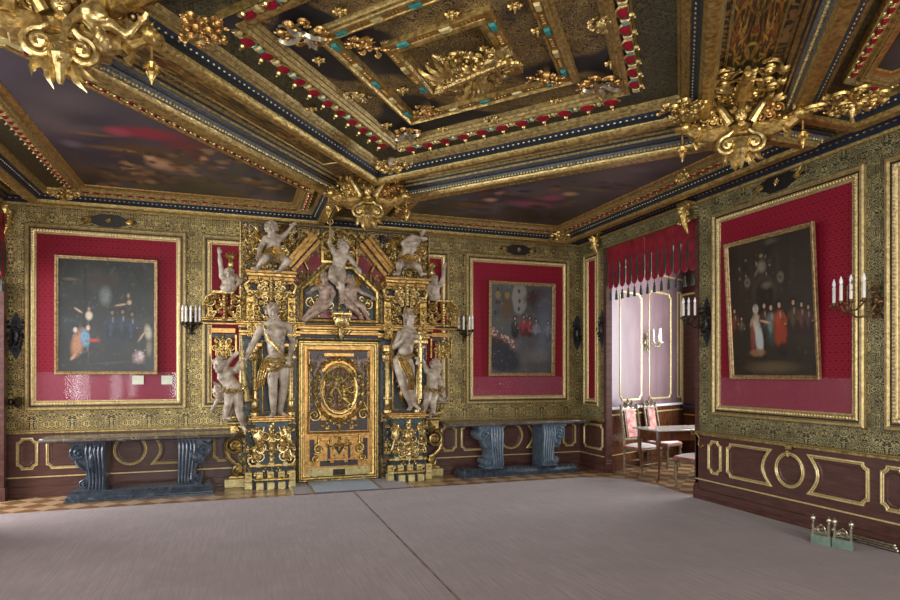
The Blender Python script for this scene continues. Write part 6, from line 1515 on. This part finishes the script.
# hanging grotesque bosses at the lozenge corners
def pend(t, big=True):
    m = MB(); m.lathe([(.05, 0), (.16, -.01), (.19, -.04), (.13, -.08), (.09, -.12), (.15, -.17), (.17, -.22), (.12, -.28), (.07, -.32), (.09, -.35), (.04, -.39)], (0, .02, 0), 16)
    m.box(-.20, .20, -.10, .12, -.34, -.30, c=.01); m.box(-.26, .26, -.13, .14, -.30, -.27, c=.01)
    m.tube([(.17*math.cos(a), .10, -.12+.15*math.sin(a)) for a in [2*PI*i/22 for i in range(22)]], .026, 8, closed=True)
    m.tube([(.10*math.cos(a), .06, -.12+.10*math.sin(a)) for a in [2*PI*i/18 for i in range(18)]], .016, 8, closed=True)
    for i in range(12): a = 2*PI*i/12; m.tube([(.02*math.cos(a), .08, -.12+.02*math.sin(a)), (.15*math.cos(a), .09, -.12+.14*math.sin(a))], .009, 5)
    m.build('core_with_wheel', GOLD, t)
    m = MB(); mask(m, (0, -.20, -.16), .10, 0); 
    for k in (-1, 1):
        scroll(m, (k*.10, -.17, -.40), .085, 1.8, .022, PI/2, -k, (k*-.04, .12), n=8); 
        leaf(m, (k*.04, -.16, -.44), -PI/2-k*-.2, .20, .04, .2); leaf(m, (k*.09, -.15, -.46), -PI/2+k*.6, .13, .03, .2)
    m.tube([(0, -.17, -.36), (0, -.21, -.46), (0, -.17, -.60)], [.05, .06, .012], 8); mask(m, (0, -.24, -.46), .05, 0)
    m.build('volutes_and_mask', GOLDY, t)
    for k in (-1, 1):
        m = MB(); m.tube([(k*.08, -.18, -.22), (k*.16, -.22, -.10), (k*.22, -.20, .0), (k*.25, -.19, .05)], [.038, .030, .022, .020], 8); scroll(m, (k*.22, -.19, .09), .055, 1.7, .017, -PI/2+k*.4, k, None, n=8); m.build('scroll_horn', GOLDY, t)
        m = MB(); m.tube([(k*.10, -.10, -.24), (k*.24, -.12, -.28), (k*.36, -.14, -.25), (k*.44, -.16, -.21)], [.06, .075, .06, .035], 9); m.ball((k*.44, -.17, -.20), (.065, .06, .055), 10); m.ball((k*.49, -.20, -.22), (.04, .035, .03), 8)
        for q in range(6): leaf(m, (k*.40, -.17, -.17), PI/2-k*(.2+q*.5), .09, .022, .2)
        for q in (-1, 1): m.ball((k*.45+q*.02, -.225, -.185), .010, 5)
        m.tube([(k*.30, -.16, -.27), (k*.36, -.20, -.36), (k*.33, -.19, -.40)], [.03, .022, .03], 7)
        m.build('lion_figure', GOLD, t)
        m = MB(); m.tube([(k*.46, -.16, -.26), (k*.46, -.16, -.34)], .008, 6); m.lathe([(.01, -.34), (.03, -.36), (.02, -.39), (.035, -.42), (.012, -.46), (.004, -.49)], (k*.46, -.16, 0), 9)
        for q in range(5): leaf(m, (k*.46, -.16, -.36), -PI/2+(q-2)*.5, .07, .016, .2)
        m.build('hanging_tassel', GOLD, t)
        m = MB(); r = random.Random(5)
        for q in range(40): leaf(m, (k*r.uniform(.05, .34), r.uniform(-.16, .05), r.uniform(-.12, .0)), r.uniform(0, 6.28), r.uniform(.08, .15), .028, .5)
        for q in range(26): m.ball((k*r.uniform(.04, .36), r.uniform(-.2, 0), r.uniform(-.26, .0)), r.uniform(.012, .028), 7)
        for q in range(9): scroll(m, (k*r.uniform(.08, .40), -.16, r.uniform(-.26, .02)), .045, 1.5, .011, r.uniform(0, 6), k, None, n=6)
        m.build('leaf_spray', GOLDO if k > 0 else GOLD, t)
    m = MB(); m.T = Matrix.Translation((0, -.42, .0)) @ DOWN; 
    if big:
        m.T = Matrix.Translation((0, -.50, -.0)) @ Matrix.Rotation(PI, 4, 'Z') @ DOWN
        orn(m, 0, 0, .52, .62, 121, -.01, 0, 2.4, th=.014, depth=.08)
        m.tube([(0, -.04, -.3), (0, -.10, 0), (0, -.05, .30)], [.03, .07, .02], 8)
        m.build('soffit_acanthus', GOLD, t)
def face_cam(x, y): return -math.atan2(x, y)
for lab, x, y, z in (('big gilded hanging boss with scroll horns, lion figures and masks at the lozenge\'s right corner', 4.10, 4.22, 3.92), ('big gilded hanging boss with scrolls and figures filling the top left corner', -1.02, 4.32, 3.92), ('gilded hanging boss with scrolls and masks above the crown of the portal', 1.49, 7.40, 3.92)):
    t = thing('grotesque_hanging_boss', lab, 'hanging boss', (x, y, z), face_cam(x, y)*.9); pend(t, x > 2)
    if 'left corner' in lab: t.scale = (1.05, 1.05, 1.05)
    if x == -1.02:
        J = dict(head=(.20, -.30, -.36), neck=(.16, -.27, -.28), shl=(.10, -.26, -.22), shr=(.24, -.26, -.24), hipl=(.12, -.2, -.02), hipr=(.20, -.2, -.02), ell=(.04, -.3, -.30), wrl=(.02, -.34, -.40), elr=(.32, -.3, -.30), wrr=(.38, -.32, -.22), knl=(.04, -.28, .0), anl=(-.04, -.26, -.12), knr=(.30, -.26, .04), anr=(.38, -.24, -.06))
        m = MB(); figure(m, J, .5, 1.15, 1.2); baked(m, 'gilded_child', GOLDY, t, .007)
        m = MB(); m.tube([(-.62, -.2, -.14), (-.4, -.22, -.2), (-.2, -.22, -.22)], [.07, .085, .06], 10); m.ball((-.36, -.24, -.24), (.12, .08, .07), 10); scroll(m, (-.12, -.26, -.02), .09, 1.8, .024, PI, -1, None, n=8)
        m.build('coiled_body', GOLD, t)

GROUPS = {'wainscot': 'gilt-outlined wainscots round the room', 'damask_wall_panel': 'gilt-framed red damask wall panels', 'border_rosette': 'rosettes above the wall panels', 'black_cartouche': 'dark cartouches on the leather walls',
 'painted_corner_coffer': 'painted triangular ceiling coffers', 'painted_ceiling_panel': 'painted bands round the lozenge', 'carpet': 'mauve carpets', 'marble_console_table': 'marble console tables on the back wall', 'framed_painting': 'framed paintings on red damask',
 'paper_label': 'pale papers under the left painting', 'candle_sconce': 'bronze candle sconces', 'opening_jamb': 'wooden jamb posts of the alcoves', 'lappet_valance': 'crimson lappet valances', 'fireplace_firedog': 'brass firedogs by the right wall', 'fire_iron': 'fire irons behind the firedogs',
 'cherub_bracket': 'gilded cherub brackets', 'leaf_boss': 'gilded leaf bosses on the ceiling', 'corner_cartouche': 'cartouches in the outer filigree corners', 'inner_corner_cartouche': 'cartouches in the inner filigree corners', 'filigree_mount': 'jewelled mounts on the outer filigree', 'grotesque_hanging_boss': 'big gilded hanging bosses',
 'half_figure_statue': 'half figures beside the portal', 'tumbling_boy_statue': 'boys beside the pedestals', 'crouching_child_statue': 'small children beside the pedestals'}
for o in list(COL.objects):
    g = GROUPS.get(o.name.split('.')[0])
    if g and o.parent is None and 'label' in o and 'group' not in o: o['group'] = g

# =================================================================== LIGHT AND CAMERA
def area(name, loc, rot, sx, sy, power, col=(1, 1, 1)):
    l = bpy.data.lights.new(name, 'AREA'); l.shape = 'RECTANGLE'; l.size = sx; l.size_y = sy; l.energy = power; l.color = col
    o = bpy.data.objects.new(name, l); COL.objects.link(o); o.location = loc; o.rotation_euler = rot; return o
for x in (-1.2, 1.3, 3.8): area('daylight_window_rear', (x, -2.15, 2.05), (PI/2, 0, 0), 1.35, 2.4, 140, (1, .97, .93))
for y in (-.6, 1.8, 5.35): area('daylight_window_left', (XL+.06, y, 2.15), (0, -PI/2, 0), 2.4, 1.4, 60, (.96, .98, 1))
area('daylight_alcove_left', (-4.9, 7.78, 2.1), (0, -PI/2, 0), 2.3, 2.6, 330, (.95, .97, 1))
area('daylight_alcove_right', (BX-.05, 7.42, 2.12), (0, PI/2, 0), 2.2, 2.1, 190, (.93, .96, 1))
w = bpy.data.worlds.new('sky'); S.world = w; w.use_nodes = True
w.node_tree.nodes['Background'].inputs[0].default_value = (.62, .72, .9, 1); w.node_tree.nodes['Background'].inputs[1].default_value = 1.0
cam = bpy.data.cameras.new('camera'); cam.sensor_width = 36; cam.lens = F/900*36; cam.shift_y = (HY-300)/900; cam.clip_start = .05
co = bpy.data.objects.new('camera', cam); COL.objects.link(co); co.location = (0, 0, EYE); co.rotation_euler = (PI/2, 0, -TH); S.camera = co
S.view_settings.view_transform = 'Standard'; S.view_settings.look = 'None'; S.view_settings.gamma = 1; S.view_settings.use_curve_mapping = False
S.view_settings.exposure = 0.15
